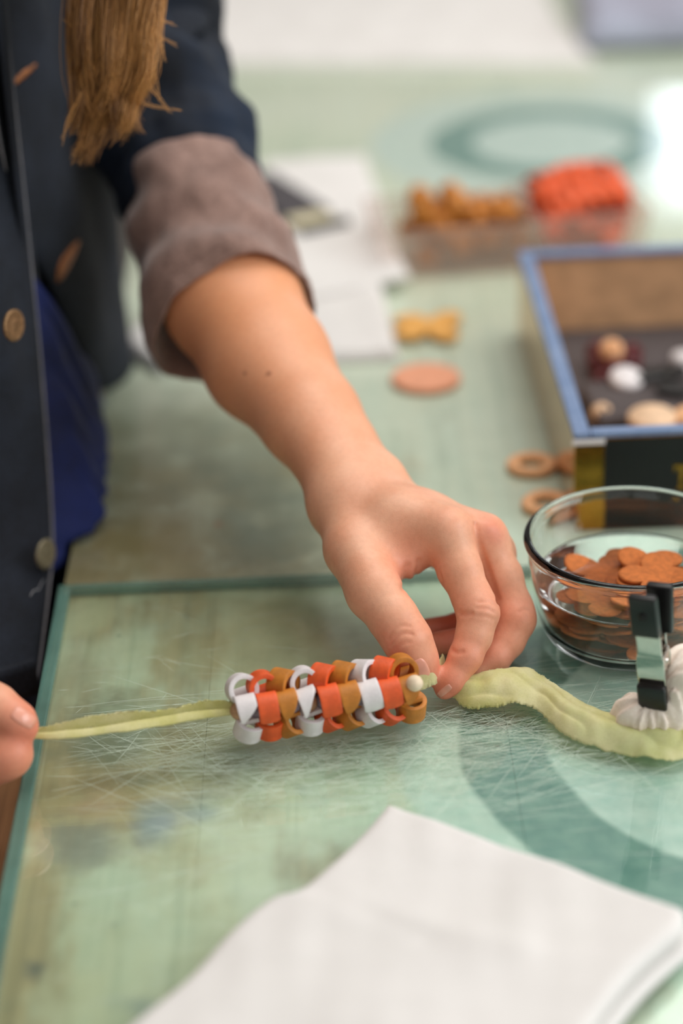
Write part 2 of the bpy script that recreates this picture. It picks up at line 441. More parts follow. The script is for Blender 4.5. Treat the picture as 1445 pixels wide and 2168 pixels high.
M['lo'] = simple('ochre_leather', lin(198, 124, 40), 0.52, 0, 0.07, 200, 0.3)
M['bead_wood'] = simple('wooden_bead', lin(196, 152, 116), 0.55, 0, 0.1, 200, 0.15)
M['bead_lav'] = simple('lavender_bead', lin(140, 128, 142), 0.5, 0, 0.08, 200, 0.1)
M['bead_cream'] = simple('cream_bead', lin(240, 218, 188), 0.5, 0, 0.05, 200, 0.1)
M['chestnut'] = simple('tan_suede', lin(198, 112, 52), 0.85, 0, 0.08, 350, 0.35)
M['bowl'] = m_glass('bowl_glass', (0.97, 0.99, 0.98, 1), 1.47)
M['water'] = m_glass('water', (0.98, 0.985, 0.97, 1), 1.33)
M['black'] = simple('black_plastic', lin(16, 15, 16), 0.33, 0, 0.1, 100, 0.1)
M['chrome'] = simple('chrome', lin(214, 208, 200), 0.12, 1.0, 0.03, 60, 0.03)
M['gold'] = simple('gold_foil', lin(190, 134, 56), 0.16, 1.0, 0.08, 60, 0.05)
M['black_card'] = simple('black_card', lin(12, 10, 9), 0.4, 0, 0.1, 100, 0.1)
M['blue_rim'] = m_fabric('blue_board', lin(96, 122, 162), lin(132, 152, 186), 300, 0.7, 0.2, 40, 0.5, 0.1)
M['kraft'] = simple('kraft_lining', lin(212, 168, 126), 0.8, 0, 0.08, 60, 0.1)
M['grey_felt'] = simple('grey_felt', lin(84, 76, 76), 0.9, 0, 0.1, 300, 0.3)
M['disc_wood'] = simple('pale_wood', lin(232, 196, 160), 0.6, 0, 0.06, 120, 0.1)
M['dark_red'] = simple('dark_red_wood', lin(92, 20, 26), 0.4, 0, 0.2, 120, 0.1)
M['coral'] = simple('coral_leather', lin(240, 168, 132), 0.7, 0, 0.04, 200, 0.2)
M['ring'] = simple('orange_leather_ring', lin(250, 190, 140), 0.7, 0, 0.06, 200, 0.2)
M['star'] = simple('mustard_leather', lin(240, 178, 92), 0.7, 0, 0.05, 200, 0.2)
M['paper'] = simple('white_paper', lin(236, 235, 234), 0.85, 0, 0.01, 30, 0.05)
M['grey_card'] = simple('dark_grey_card', lin(74, 70, 74), 0.5, 0, 0.05, 60, 0.05)
M['cream_card'] = simple('cream_card', lin(216, 206, 172), 0.6, 0, 0.05, 60, 0.05)
M['grey_stand_in'] = m_fabric('grey_blue_stand_in', lin(150, 148, 164), lin(186, 192, 212), 300, 0.9, 0.3, 8, 0.7, 0.1)

def m_tub():
    g = G('frosted_plastic')
    tr = g.n('BsdfTransparent', Color=(0.97, 0.95, 0.94, 1)).outputs[0]
    p = g.pbsdf(Base_Color=lin(238, 218, 206), Roughness=0.35).outputs[0]
    mx = g.n('MixShader', Fac=0.17); g.put(mx.inputs[1], tr); g.put(mx.inputs[2], p)
    return g.done(mx.outputs[0])
M['tub'] = m_tub()
def m_ribbon():
    g = G('sheer_green_silk')
    n1 = g.noise(40, 4, 0.65); n2 = g.noise(900, 2, 0.7)
    c = g.mix(g.ramp(n1, 0.3, 0.7), lin(228, 224, 146), lin(250, 244, 196))
    c = g.mix(g.ramp(g.noise(18, 3), 0.5, 0.7, 0, 0.5), c, lin(212, 226, 162))
    c = g.mix(g.ramp(n2, 0.4, 0.7, 0, 0.14), c, lin(190, 196, 110))
    p = g.pbsdf(Base_Color=c, Roughness=0.7, Sheen_Weight=0.3)
    g.put(p.inputs['Normal'], g.bump(n2, 0.35, 0.0005))
    t = g.n('BsdfTranslucent', Color=c).outputs[0]
    tr = g.n('BsdfTransparent').outputs[0]
    mx = g.n('MixShader', Fac=0.3); g.put(mx.inputs[1], p.outputs[0]); g.put(mx.inputs[2], t)
    m2 = g.n('MixShader', Fac=0.10); g.put(m2.inputs[1], mx.outputs[0]); g.put(m2.inputs[2], tr)
    return g.done(m2.outputs[0])
M['ribbon'] = m_ribbon()
def m_hair():
    g = G('brown_hair')
    at = g.n('Attribute', {'attribute_name': 'shade'}).outputs['Fac']
    c = g.mix(at, lin(100, 62, 30), lin(226, 166, 96))
    p = g.pbsdf(Base_Color=c, Roughness=0.42)
    return g.done(p.outputs[0])
M['hair'] = m_hair()
def m_emit(name, c, s):
    g = G(name); return g.done(g.n('Emission', Color=c, Strength=s).outputs[0])
M['daylight'] = m_emit('daylight_pane', (0.86, 0.94, 1.0, 1), 5.0)
M['wall'] = simple('wall_plaster', lin(206, 202, 198), 0.9, 0, 0.03, 4, 0.1)
M['unseen_wall_dark'] = simple('unseen_dark_wall', lin(128, 116, 106), 0.9, 0, 0.1, 6, 0.1)
M['frame'] = simple('window_frame_paint', lin(190, 192, 196), 0.5, 0, 0.03, 10, 0.05)
M['floor'] = simple('concrete_floor', lin(120, 116, 110), 0.8, 0, 0.08, 3, 0.1)

# ------------------------------------------------------------------ the room
struct(boxobj('floor', -3, 4, -1.5, 4.6, -0.95, -0.90, M['floor']))
WB = 4.5
wx0, wx1, wz0, wz1 = 0.72, 1.75, 0.62, 1.06
bm = bmesh.new()
box(bm, -3, wx0, WB, WB + .1, -0.9, 2.2); box(bm, wx1, 4, WB, WB + .1, -0.9, 2.2)
box(bm, wx0, wx1, WB, WB + .1, -0.9, wz0); box(bm, wx0, wx1, WB, WB + .1, wz1, 2.2)
struct(bobj('wall_back', bm, M['wall']))
struct(boxobj('unseen_wall_left', -1.45, -1.35, -1.5, 4.6, -0.9, 2.2, M['unseen_wall_dark']))  # unseen wall added to keep the left side dark
win = empty('window_1', ((wx0 + wx1) / 2, WB + .05, wz0)); struct(win)
def wpart(name, x0, x1, z0, z1, d0, d1, mat):
    return boxobj(name, x0 - (wx0 + wx1) / 2, x1 - (wx0 + wx1) / 2, d0, d1, z0 - wz0, z1 - wz0, mat, win)
for k in range(3):
    a = wx0 + (wx1 - wx0) * k / 3
    wpart('pane', a + .02, a + (wx1 - wx0) / 3 - .02, wz0 + .02, wz1 - .02, 0.01, 0.015, M['daylight'])
for k in range(4):
    a = wx0 + (wx1 - wx0) * k / 3
    wpart('mullion', max(wx0, a - .02), min(wx1, a + .02), wz0, wz1, -0.02, 0.03, M['frame'])
wpart('frame_rail', wx0, wx1, wz0, wz0 + .02, -0.02, 0.03, M['frame']); wpart('frame_rail', wx0, wx1, wz1 - .02, wz1, -0.02, 0.03, M['frame'])

# ------------------------------------------------------------------ work table (painted boards) and the loose sheet of glass
table = empty('work_table', (0, 0, 0))
tag(table, 'green painted wooden work table with swirls and bare wood patches', 'table')
TX0 = -0.1525
xs = [TX0, -0.069, 0.075, 0.225, 0.375, 0.525, 0.675, 0.825]
for a, b in zip(xs[:-1], xs[1:]):
    boxobj('plank', a + .00004, b - .00004, 0.30, 2.75, -0.032, 0.0, M['table'], table, 0.00015, 1)
boxobj('edge_rail', TX0 - .030, TX0 - .0004, 0.30, 0.93, -0.075, -0.050, M['wood'], table, 0.002, 1)
for x in (TX0 + .05, 0.76):
    for y in (0.37, 2.67):
        boxobj('leg', x - .04, x + .04, y - .04, y + .04, -0.90, -0.0325, M['wood'], table, 0.003, 1)
for x in (TX0 + .02, 0.76):
    boxobj('apron', x - .012, x + .012, 0.412, 2.628, -0.13, -0.0335, M['wood'], table)

GT = 0.006                                        # top of the loose glass sheet
gA = PZ(124, 1237, GT); gB = PZ(690, 1213, GT)     # its far edge
gdir = (gB - gA)[:2]; gdir /= np.linalg.norm(gdir)
L0 = PZ(0, 1780, GT)
GROT = math.atan2(gdir[1], gdir[0])
glass = empty('glass_sheet', (gA[0], gA[1], 0.0), GROT)
tag(glass, 'scratched clear glass sheet with green edges under the bracelet and white cloth', 'glass sheet')
GLw, GLd, CH = 0.62, 0.62, 0.0068
boxobj('pane', CH + .0002, GLw, -GLd, -0.0042, 0.0004, GT, M['pane'], glass)
boxobj('ground_edge', 0.0, CH, -GLd, 0.0, 0.0004, GT, M['glass_edge'], glass, 0.001, 2)
boxobj('ground_edge', CH, GLw, -0.004, 0.0, 0.0004, GT, M['glass_edge'], glass, 0.001, 2)
# scratches: fine shallow marks on the upper face, too many to count
def scratches():
    V, F = [], []
    r = np.random.default_rng(3)
    def add(x, y, ang, ln, w):
        c, s = math.cos(ang), math.sin(ang); n = 5; bend = r.normal(0, 0.02) * ln
        base = len(V)
        for k in range(n):
            t = k / (n - 1) - .5; ww = w * (1 - abs(2 * t) ** 2 * 0.8)
            px = x + c * ln * t - s * bend * (1 - 4 * t * t); py = y + s * ln * t + c * bend * (1 - 4 * t * t)
            V.append((px - s * ww, py + c * ww, GT + 0.00008)); V.append((px + s * ww, py - c * ww, GT + 0.00008))
        for k in range(n - 1): F.append((base + 2 * k, base + 2 * k + 1, base + 2 * k + 3, base + 2 * k + 2))
    ca, sa = math.cos(-GROT), math.sin(-GROT)
    def loc(u, v):
        p = PZ(u, v, GT) - gA; return p[0] * ca - p[1] * sa, p[0] * sa + p[1] * ca
    for k in range(1500):
        z = r.uniform()
        if z < 0.45: u, v = r.normal(620, 230), r.normal(1590, 55)
        elif z < 0.75: u, v = r.normal(1080, 160), r.normal(1560, 70)
        else: u, v = r.uniform(80, 1445), r.uniform(1280, 2150)
        x, y = loc(u, v)
        if x < 0.012 or y > -0.01 or y < -0.45: continue
        ang = r.normal(0.12, 0.22) if r.uniform() < .75 else r.uniform(-1.2, 1.2)
        ln = min(r.exponential(0.034) + 0.006, 0.12)
        if x - ln / 2 < 0.008 or abs(y) < ln * abs(math.sin(ang)) + .006: continue
        add(x, y, ang, ln, r.uniform(0.00005, 0.00019))
    return mobj('scratch_marks', V, F, M['scratch'], glass, False)
sc = scratches(); sc['kind'] = 'stuff'

# ------------------------------------------------------------------ the person: body (skin)
person = empty('person', (-0.24, 1.12, -0.03))
tag(person, 'person in a dark denim jacket with rolled cuff, pulling a ribbon through the bracelet', 'person')
PO = np.array(person.location)
def pmesh(name, V, F, mat, parent=None, smooth=True):
    o = mobj(name, np.asarray(V) - PO, F, mat, person if parent is None else parent, smooth)
    return o

def J(u, v, d, rpx): return (PD(u, v, d), rpx * d / FPX)
def chain(p, js, k):
    d = None
    for (a, ra), (b, rb) in zip(js[:-1], js[1:]):
        e = rc(p, a, b, ra, rb); d = e if d is None else smin(d, e, k)
    return d
HAND = dict(
    fore_r=[J(420, 500, 1.215, 92), J(470, 640, 1.165, 104), J(547, 775, 1.13, 96), J(642, 898, 1.092, 66), J(690, 970, 1.074, 50), J(724, 1050, 1.056, 46)],
    fore_u=[J(440, 490, 1.22, 92), J(510, 630, 1.175, 104), J(590, 757, 1.14, 86), J(678, 880, 1.105, 62), J(728, 954, 1.090, 52), J(772, 1022, 1.074, 48)],
    palm=[[J(732, 1056, 1.056, 50), J(840, 1102, 1.036, 52), J(944, 1126, 1.022, 43)],
          [J(765, 1046, 1.066, 48), J(900, 1102, 1.046, 43), J(1022, 1138, 1.034, 39)],
          [J(780, 1046, 1.076, 42), J(920, 1115, 1.060, 38), J(1044, 1172, 1.048, 35)],
          [J(780, 1055, 1.084, 38), J(910, 1140, 1.072, 36), J(1030, 1210, 1.064, 33)]],
    thumb=[J(730, 1092, 1.046, 56), J(748, 1164, 1.026, 57), J(792, 1254, 1.006, 54), J(834, 1312, 0.999, 47), J(862, 1356, 0.997, 46), J(880, 1398, 0.999, 41), J(891, 1424, 1.0, 32)],
    index=[J(944, 1124, 1.022, 46), J(972, 1205, 1.018, 46), J(1000, 1268, 1.013, 41), J(1012, 1296, 1.010, 43), J(1003, 1345, 1.008, 37), J(985, 1390, 1.005, 34), J(956, 1440, 1.003, 28), J(941, 1459, 1.003, 22)],
    middle=[J(1022, 1136, 1.034, 42), J(1062, 1220, 1.034, 42), J(1086, 1290, 1.031, 41), J(1090, 1312, 1.028, 42), J(1072, 1356, 1.026, 37), J(1045, 1392, 1.022, 34), J(1008, 1424, 1.018, 25)],
    ring=[J(1044, 1168, 1.048, 37), J(1068, 1245, 1.052, 36), J(1078, 1312, 1.048, 35), J(1005, 1352, 1.042, 30), J(925, 1362, 1.036, 25)],
    pinky=[J(1030, 1208, 1.064, 33), J(1042, 1262, 1.068, 30), J(1034, 1300, 1.066, 29), J(972, 1324, 1.061, 26), J(905, 1332, 1.056, 23)],
    web=[J(800, 1205, 1.022, 34), J(858, 1190, 1.026, 28), J(925, 1150, 1.030, 30)],
)
GROOVES = []     # (points, width, depth)
BUMPS = [(PD(952, 1098, 0.998), 0.007, 0.0012), (PD(1040, 1108, 1.02), .006, .0012), (PD(824, 992, 1.07), .009, .0030)]
def hand_base(p):
    p = p.astype(np.float32)
    H = HAND
    fore = smin(chain(p, H['fore_r'], .010), chain(p, H['fore_u'], .010), .020)
    palm = None
    for c in H['palm']:
        e = chain(p, c, .008); palm = e if palm is None else smin(palm, e, .011)
    th = chain(p, H['thumb'], .005)
    w = chain(p, H['web'], .006)
    core = smin(fore, palm, .018)
    d = smin(smin(core, th, .016), smin(core, w, .012), .010)
    body = d
    for name, k in (('index', .006), ('middle', .006), ('ring', .005), ('pinky', .005)):
        f = chain(p, H[name], .0035)
        d = smin(d, smin(body, f, k), .0012)
    return d
def hand_fn(p):
    d = hand_base(p)
    m = np.abs(d) < 0.004
    if m.any():
        q = p[m].astype(np.float64); add = np.zeros(len(q))
        for c, r, h in BUMPS:
            add -= h * np.exp(-((q - c) ** 2).sum(1) / r ** 2)
        for pts, w, dep in GROOVES:
            lo, hi = pts.min(0) - 3 * w, pts.max(0) + 3 * w
            s = ((q > lo) & (q < hi)).all(1)
            if not s.any(): continue
            qs = q[s]; best = np.full(len(qs), 1e9)
            for a, b in zip(pts[:-1], pts[1:]):
                ab = b - a; t = np.clip(((qs - a) @ ab) / (ab @ ab + 1e-12), 0, 1)
                best = np.minimum(best, ((qs - a - t[:, None] * ab) ** 2).sum(1))
            e = np.zeros(len(q)); e[s] = 1.5 * dep * np.exp(-best / w ** 2)
            add += e
        d = d.copy(); d[m] += add.astype(np.float32)
    return d
def groove(uv, w=0.0007, dep=0.0006, n=10):
    pts, _ = raycast(hand_base, spline([(*a, 0) for a in uv], n)[:, :2]); GROOVES.append((pts, w, dep))
# folds of the knuckles and joints
groove([(826, 1366), (840, 1348), (858, 1341), (872, 1343)], .0008, .0007)
groove([(820, 1352), (836, 1332), (852, 1325), (866, 1326)], .0008, .0004)
groove([(834, 1376), (850, 1364), (866, 1360)], .0008, .0004)
groove([(972, 1299), (985, 1301), (996, 1299)], .0011, .0011)
groove([(956, 1376), (966, 1382), (978, 1380)], .0010, .0009)
groove([(1008, 1288), (1028, 1288), (1046, 1296)], .0008, .0004)
groove([(1014, 1276), (1034, 1274), (1050, 1284)], .0008, .0004)
groove([(1012, 1306), (1030, 1306), (1046, 1312)], .0008, .0003)
groove([(1098, 1296), (1112, 1290), (1124, 1294)], .0008, .0004)
groove([(930, 1215), (933, 1225), (936, 1240)], .0010, .0009)
groove([(886, 1188), (884, 1204), (878, 1226)], .0012, .0010)
groove([(1006, 1112), (1012, 1145), (1026, 1190), (1046, 1250), (1058, 1290)], .0016, .0010, 20)
groove([(862, 1200), (858, 1225), (852, 1250)], .0016, .0008)
V1, Q1 = sdf_mesh(hand_fn, (-0.14, 0.83, -0.004), (0.12, 1.21, 0.20), 0.00105)

# the other hand, pinching the ribbon end
RH = dict(
    thumb=[J(-330, 1450, 0.965, 70), J(-190, 1440, 0.955, 60), J(-70, 1466, 0.95, 50), J(-10, 1497, 0.946, 43), J(34, 1527, 0.944, 36), J(52, 1541, 0.944, 25)],
    index=[J(-300, 1560, 0.985, 50), J(-180, 1645, 0.965, 50), J(-60, 1640, 0.953, 50), J(0, 1603, 0.947, 50), J(18, 1596, 0.946, 48), J(26, 1582, 0.947, 36)],
    middle=[J(-300, 1590, 1.02, 48), J(-190, 1660, 1.0, 46), J(-90, 1640, 0.99, 44), J(-40, 1600, 0.985, 40)],
    ring=[J(-310, 1600, 1.05, 46), J(-210, 1660, 1.03, 44), J(-120, 1640, 1.02, 42), J(-80, 1600, 1.02, 38)],
    palm=[[J(-520, 1500, 0.99, 95), J(-310, 1560, 0.99, 58)], [J(-520, 1520, 1.03, 90), J(-310, 1595, 1.03, 55)], [J(-520, 1500, 0.99, 95), J(-330, 1450, 0.97, 72)]],
    fore=[J(-520, 1505, 1.01, 110), J(-900, 1350, 1.03, 150), J(-1250, 1000, 1.05, 170)],
)
def rhand_fn(p):
    p = p.astype(np.float32)
    core = chain(p, RH['fore'], .01)
    for c in RH['palm']: core = smin(core, chain(p, c, .01), .014)
    d = smin(core, chain(p, RH['thumb'], .005), .010); b = d
    for k in ('index', 'middle', 'ring'):
        d = smin(d, smin(b, chain(p, RH[k], .004), .006), .0012)
    return d
V2, Q2 = sdf_mesh(rhand_fn, (-0.50, 0.70, -0.06), (-0.12, 1.02, 0.20), 0.0016)
# trunk and upper arms, inside the clothes
el = PD(425, 500, 1.22); sh_l = PD(230, -420, 1.31); sh_r = np.array([-0.36, 1.02, 0.43])
elr = PD(-1250, 1000, 1.05)
def trunk_fn(p):
    p = p.astype(np.float32); A = lambda *a: np.array(a)
    d = rc(p, A(-.31, 1.16, -.30), A(-.30, 1.18, .15), .115, .10)
    d = smin(d, rc(p, A(-.30, 1.18, .15), A(-.28, 1.20, .38), .105, .10), .03)
    d = smin(d, rc(p, sh_l + np.array([-.05, -.02, -.01]), sh_r, .040, .045), .05)
    d = smin(d, rc(p, sh_l, PD(300, 60, 1.28), .030, .028), .02)
    d = smin(d, rc(p, PD(300, 60, 1.28), el, .028, .026), .02)
    d = smin(d, rc(p, sh_r, elr, .045, .040), .03)
    return d
HC = np.array([-.175, 1.135, .635]); HF = np.array([.80, -.30, -.52]); HF /= np.linalg.norm(HF)      # head centre and where the face looks
HR = np.cross(HF, [0, 0, 1.0]); HR /= np.linalg.norm(HR); HU = np.cross(HR, HF)
def hp(f, r, u): return HC + HF * f + HR * r + HU * u
def skull(p):
    return smin(rc(p, hp(-.018, 0, .012), hp(.012, 0, .016), .080, .074), rc(p, hp(.020, 0, -.02), hp(.038, 0, -.070), .060, .034), .04)
def head_fn(p):
    p = p.astype(np.float32); A = lambda *a: np.array(a)
    d = skull(p)
    d = smin(d, rc(p, hp(.078, 0, .005), hp(.096, 0, -.026), .007, .011), .016)      # nose
    for s_ in (-1, 1):
        d = smin(d, rc(p, hp(-.004, s_ * .076, .008), hp(-.010, s_ * .078, -.020), .012, .008), .006)   # ears
        d = np.maximum(d, -(np.sqrt(((p - hp(.083, s_ * .031, .010)) ** 2).sum(1)) - .013))           # eye sockets
        d = np.minimum(d, np.sqrt(((p - hp(.068, s_ * .031, .009)) ** 2).sum(1)) - .0125)             # eyes
    d = smin(d, rc(p, hp(.070, -.018, -.056), hp(.070, .018, -.056), .006, .006), .008)               # mouth
    d = smin(d, rc(p, A(-.27, 1.19, .42), hp(-.03, 0, -.05), .050, .045), .04)                        # neck
    return d
V3, Q3 = sdf_mesh(trunk_fn, (-0.56, 0.80, -0.42), (-0.02, 1.50, 0.60), 0.007)
V4, Q4 = sdf_mesh(head_fn, (-0.36, 0.98, 0.36), (-0.02, 1.32, 0.76), 0.0032)
Vb = np.vstack([V1, V2, V3, V4]); Fb = np.vstack([Q1, Q2 + len(V1), Q3 + len(V1) + len(V2), Q4 + len(V1) + len(V2) + len(V3)])
body = pmesh('body', Vb, Fb, M['skin'])
def blob(V, pts):
    a = np.zeros(len(V))
    for c, r, s in pts: a = np.maximum(a, s * np.exp(-((V - c) ** 2).sum(1) / r ** 2))
    return a
fl = [(HAND['index'][3][0], .013, .55), (HAND['index'][5][0], .012, .75), (HAND['index'][7][0], .014, .9), (HAND['middle'][3][0], .014, .7), (HAND['middle'][1][0], .012, .3),
      (HAND['middle'][5][0], .014, .7), (HAND['thumb'][6][0], .014, .9), (HAND['thumb'][4][0], .014, .5), (HAND['ring'][3][0], .03, .9), (HAND['pinky'][3][0], .03, .9),
      (PD(1050, 1120, 1.02), .010, .6), (PD(958, 1090, 1.0), .010, .45), (PD(870, 1220, 1.01), .014, .6), (RH['thumb'][5][0], .016, .9), (RH['index'][4][0], .02, .7), (RH['index'][2][0], .03, .5)]
def attr(o, name, arr):
    a = o.data.attributes.new(name, 'FLOAT', 'POINT'); a.data.foreach_set('value', np.asarray(arr, np.float32))
attr(body, 'flush', blob(Vb, fl))
wr = HAND['fore_r'][5][0]; ed = HAND['fore_r'][1][0] - wr; tt = ((Vb - wr) @ ed) / (ed @ ed)
attr(body, 'tan', np.clip(tt * 1.1 + 0.1, 0, 1))
mo, _ = raycast(hand_base, [(568, 791), (518, 790)])
attr(body, 'mole', blob(Vb, [(mo[0], .0013, 1.0), (mo[1], .0011, .7)]).clip(0, 1))

def nail(uc, vc, au, av, wpx, lpx, fn, lift=0.0004):
    "a curved nail plate seated on the finger; au, av points from cuticle to tip"
    n = math.hypot(au, av); au, av = au / n, av / n
    nr, nc = 11, 13; uv = []; e = []
    for i in range(nr):
        for j in range(nc):
            t, s = -1 + 2 * i / (nr - 1), -1 + 2 * j / (nc - 1)
            k = math.sqrt(max(0, 1 - (abs(t) ** 3.2) * 0.75)) if t < 0 else math.sqrt(max(0, 1 - (abs(t) ** 3.2) * 0.6))
            uv.append((uc + au * t * lpx / 2 - av * s * k * wpx / 2, vc + av * t * lpx / 2 + au * s * k * wpx / 2))
            e.append(max(abs(s), -t))
    P_, D = raycast(fn, uv)
    e = np.array(e); off = np.where(e > 0.97, -0.0003, lift)
    P_ = P_ - D * off[:, None]
    o = pmesh('nail', P_, grid_faces(nr, nc), M['nail'], body)
    solidify(o, 0.0004, -1)
    return o
nail(886, 1418, 0.42, 0.9, 45, 46, hand_fn)
nail(941, 1462, -0.75, 0.6, 16, 36, hand_fn, 0.0002)
nail(49, 1519, 0.84, 0.54, 33, 56, rhand_fn)

# ------------------------------------------------------------------ clothes and hair
CROSS = spline([(-.36, .70), (-.29, .78), (-.228, .87), (-.190, .96), (-.170, 1.05), (-.160, 1.11), (-.148, 1.17), (-.137, 1.235), (-.138, 1.30), (-.165, 1.37), (-.24, 1.43), (-.34, 1.45)], 200)
def front_x(y):
    k = CROSS[:, 1] < 1.36
    return np.interp(y, CROSS[k, 1], CROSS[k, 0])
wj = Wob(5, 9, 10, .6, (1, 1, .6)); wj2 = Wob(6, 24, 10)
def garment(pts): return np.asarray(pts)

jacket = bpy.data.objects.new('denim_jacket', None); col.objects.link(jacket); jacket.parent = person
jacket['label'] = 'dark navy denim jacket worn open'
# near front panel with its buttons
E1 = [(-4, -260), (5, 0), (30, 250), (46, 400), (62, 560), (78, 720), (93, 900), (103, 1050), (107, 1160), (100, 1240), (88, 1340), (74, 1440)]
e1 = np.array([PXp(u, v, x) for (u, v), x in zip(E1, np.interp(range(len(E1)), [0, 1, 8, 11], [-.176, -.172, -.162, -.1640]))])
e1c = spline(np.vstack([[-.200, 1.085, .475], e1]), 66)
nr, nc = 66, 46; V = []
for i in range(nr):
    ph = math.radians(np.interp(e1c[i, 2], [-.05, .02, .12, .30], [58, 50, 28, 18]))
    for j in range(nc):
        t = j / (nc - 1); q = t * .30; bendp = ph + .9 * t
        V.append(e1c[i] + np.array([-math.sin(bendp) * q, -math.cos(bendp) * q, -.004 * t]))
V = np.array(V)
n0 = np.array([.92, -.38, 0]); tt = np.tile(np.linspace(0, 1, nc), nr)
V = V + n0 * ((wj(V) * .0035 + wj2(V) * .0008) * np.clip(tt * 12, 0, 1) + .003 * np.exp(-((tt - .12) / .05) ** 2))[:, None]
pn = pmesh('front_panel', V, grid_faces(nr, nc), M['denim'], jacket); solidify(pn, .0022, 0)
tube_o = tube('edge_seam', e1c[2:] + np.array([.0012, -.0004, 0]) - PO, 0.0007, M['seam'], jacket, 6)
# hem band
hb = []
for k in range(5):
    zz = e1[-1, 2] + .014 - .020 * k / 4
    for j in range(nc):
        t = j / (nc - 1); q = t * .30; bendp = math.radians(58) + .9 * t
        hb.append(e1[-1] + np.array([.0012 - math.sin(bendp) * q, -.002 - math.cos(bendp) * q, zz - e1[-1, 2]]))
hb = np.array(hb); o = pmesh('hem_band', hb, grid_faces(5, nc), M['denim'], jacket); solidify(o, .004, 0)
# far front panel with its buttonholes
E2 = [(-45, -260), (-30, 60), (-5, 300), (42, 478), (100, 595), (145, 700), (190, 785), (222, 838)]
e2x = [-.180, -.178, -.177, -.175, -.166, -.160, -.156, -.154]
e2 = np.array([PXp(u, v, x) for (u, v), x in zip(E2, e2x)])
e2c = spline(np.vstack([[-.205, 1.10, .475], e2]), 66)
V = []
nc2 = 60
for i in range(nr):
    x1, y1, z1 = e2c[i]
    for j in range(nc2):
        t = j / (nc2 - 1)
        k0 = np.argmin(np.abs(CROSS[:, 1] - y1) + (np.arange(len(CROSS)) > 150) * 9)
        k = k0 + t * (len(CROSS) - 1 - k0)
        cx = np.interp(k, range(len(CROSS)), CROSS[:, 0]); cy = np.interp(k, range(len(CROSS)), CROSS[:, 1])
        lean = -0.012 * np.clip((z1 - .05) / .3, 0, 1)
        w = min(1, t * 6)
        V.append((x1 * (1 - w) + (cx + lean) * w, y1 * (1 - w) + cy * w, z1 - .010 * t * (1 if z1 > 0 else 0)))
V = np.array(V); tt = np.tile(np.linspace(0, 1, nc2), nr)
V = V + np.array([.95, -.3, 0]) * ((wj(V + 3) * .004 + wj2(V) * .0008) * np.clip(tt * 8, 0, 1))[:, None]
FARV = V.reshape(nr, nc2, 3)
pn2 = pmesh('front_panel', V, grid_faces(nr, nc2), M['denim'], jacket); solidify(pn2, .0022, 0)
tube('edge_seam', e2c[2:] + np.array([.0012, 0, 0]) - PO, 0.0007, M['seam'], jacket, 6)
# back of the jacket
V = []
for i in range(24):
    z = -.12 + .62 * i / 23
    for j in range(30):
        a = math.radians(-100 - 170 * j / 29) ; V.append((-.33 + .16 * math.sin(a), 1.09 - .37 * math.cos(a) * (1 - .15 * (z > .35)), z))
V = np.array(V); o = pmesh('back_panel', V, grid_faces(24, 30), M['denim'], jacket); solidify(o, .0022, 0)

def button(u, v, x, mat, dirn, r=0.0085):
    c = PXp(u, v, x) + dirn * .002
    prof = [(0, 0), (r * .92, 0), (r, .0006), (r, .0016), (r * .9, .0022), (r * .8, .0019), (r * .3, .0024), (0, .0026)]
    o = lathe('button', prof, mat, jacket, 40, True, False)
    q = Vector(dirn).to_track_quat('Z', 'Y'); o.rotation_mode = 'QUATERNION'; o.rotation_quaternion = q
    o.location = Vector(c - PO); return o
bd = np.array([.86, -.48, .10]); bd /= np.linalg.norm(bd)
button(19, 688, -.1700, M['copper'], bd)
button(87, 1172, -.1655, M['pewter'], bd)
from mathutils.bvhtree import BVHTree
far_bvh = BVHTree.FromPolygons([tuple(v) for v in FARV.reshape(-1, 3)], grid_faces(FARV.shape[0], FARV.shape[1]))
def on_far(u, v):
    d_ = ray(u, v); d_ = d_ / np.linalg.norm(d_)
    h = far_bvh.ray_cast(Vector((0, 0, CAMH)), Vector(d_))[0]
    return (np.array(h) if h is not None else PXp(u, v, -.16)) - d_ * .0016
def buttonhole(uv, wpx):
    q = spline([(*a, 0) for a in uv], 11)[:, :2]; V = []
    for k, (u, v) in enumerate(q):
        w = wpx * math.sin(math.pi * (0.08 + 0.84 * k / 10)) / 2
        for s_ in (-1, 0, 1): V.append(on_far(u + s_ * w * .85, v + s_ * w * .5) + np.array([.0006, -.0004, 0]) * (s_ == 0))
    o = pmesh('buttonhole', V, grid_faces(11, 3), M['tan'], jacket); solidify(o, .0010, 0); return o
buttonhole([(28, 178), (46, 160), (75, 136)], 15)
buttonhole([(121, 596), (138, 556), (165, 510)], 22)
th = [PXp(a, b, -.164) for a, b in ((64, 1262), (72, 1250), (82, 1248), (86, 1238), (93, 1228))]
tube('loose_thread', np.array(th) - PO, .0003, M['seam'], jacket, 5, 16)

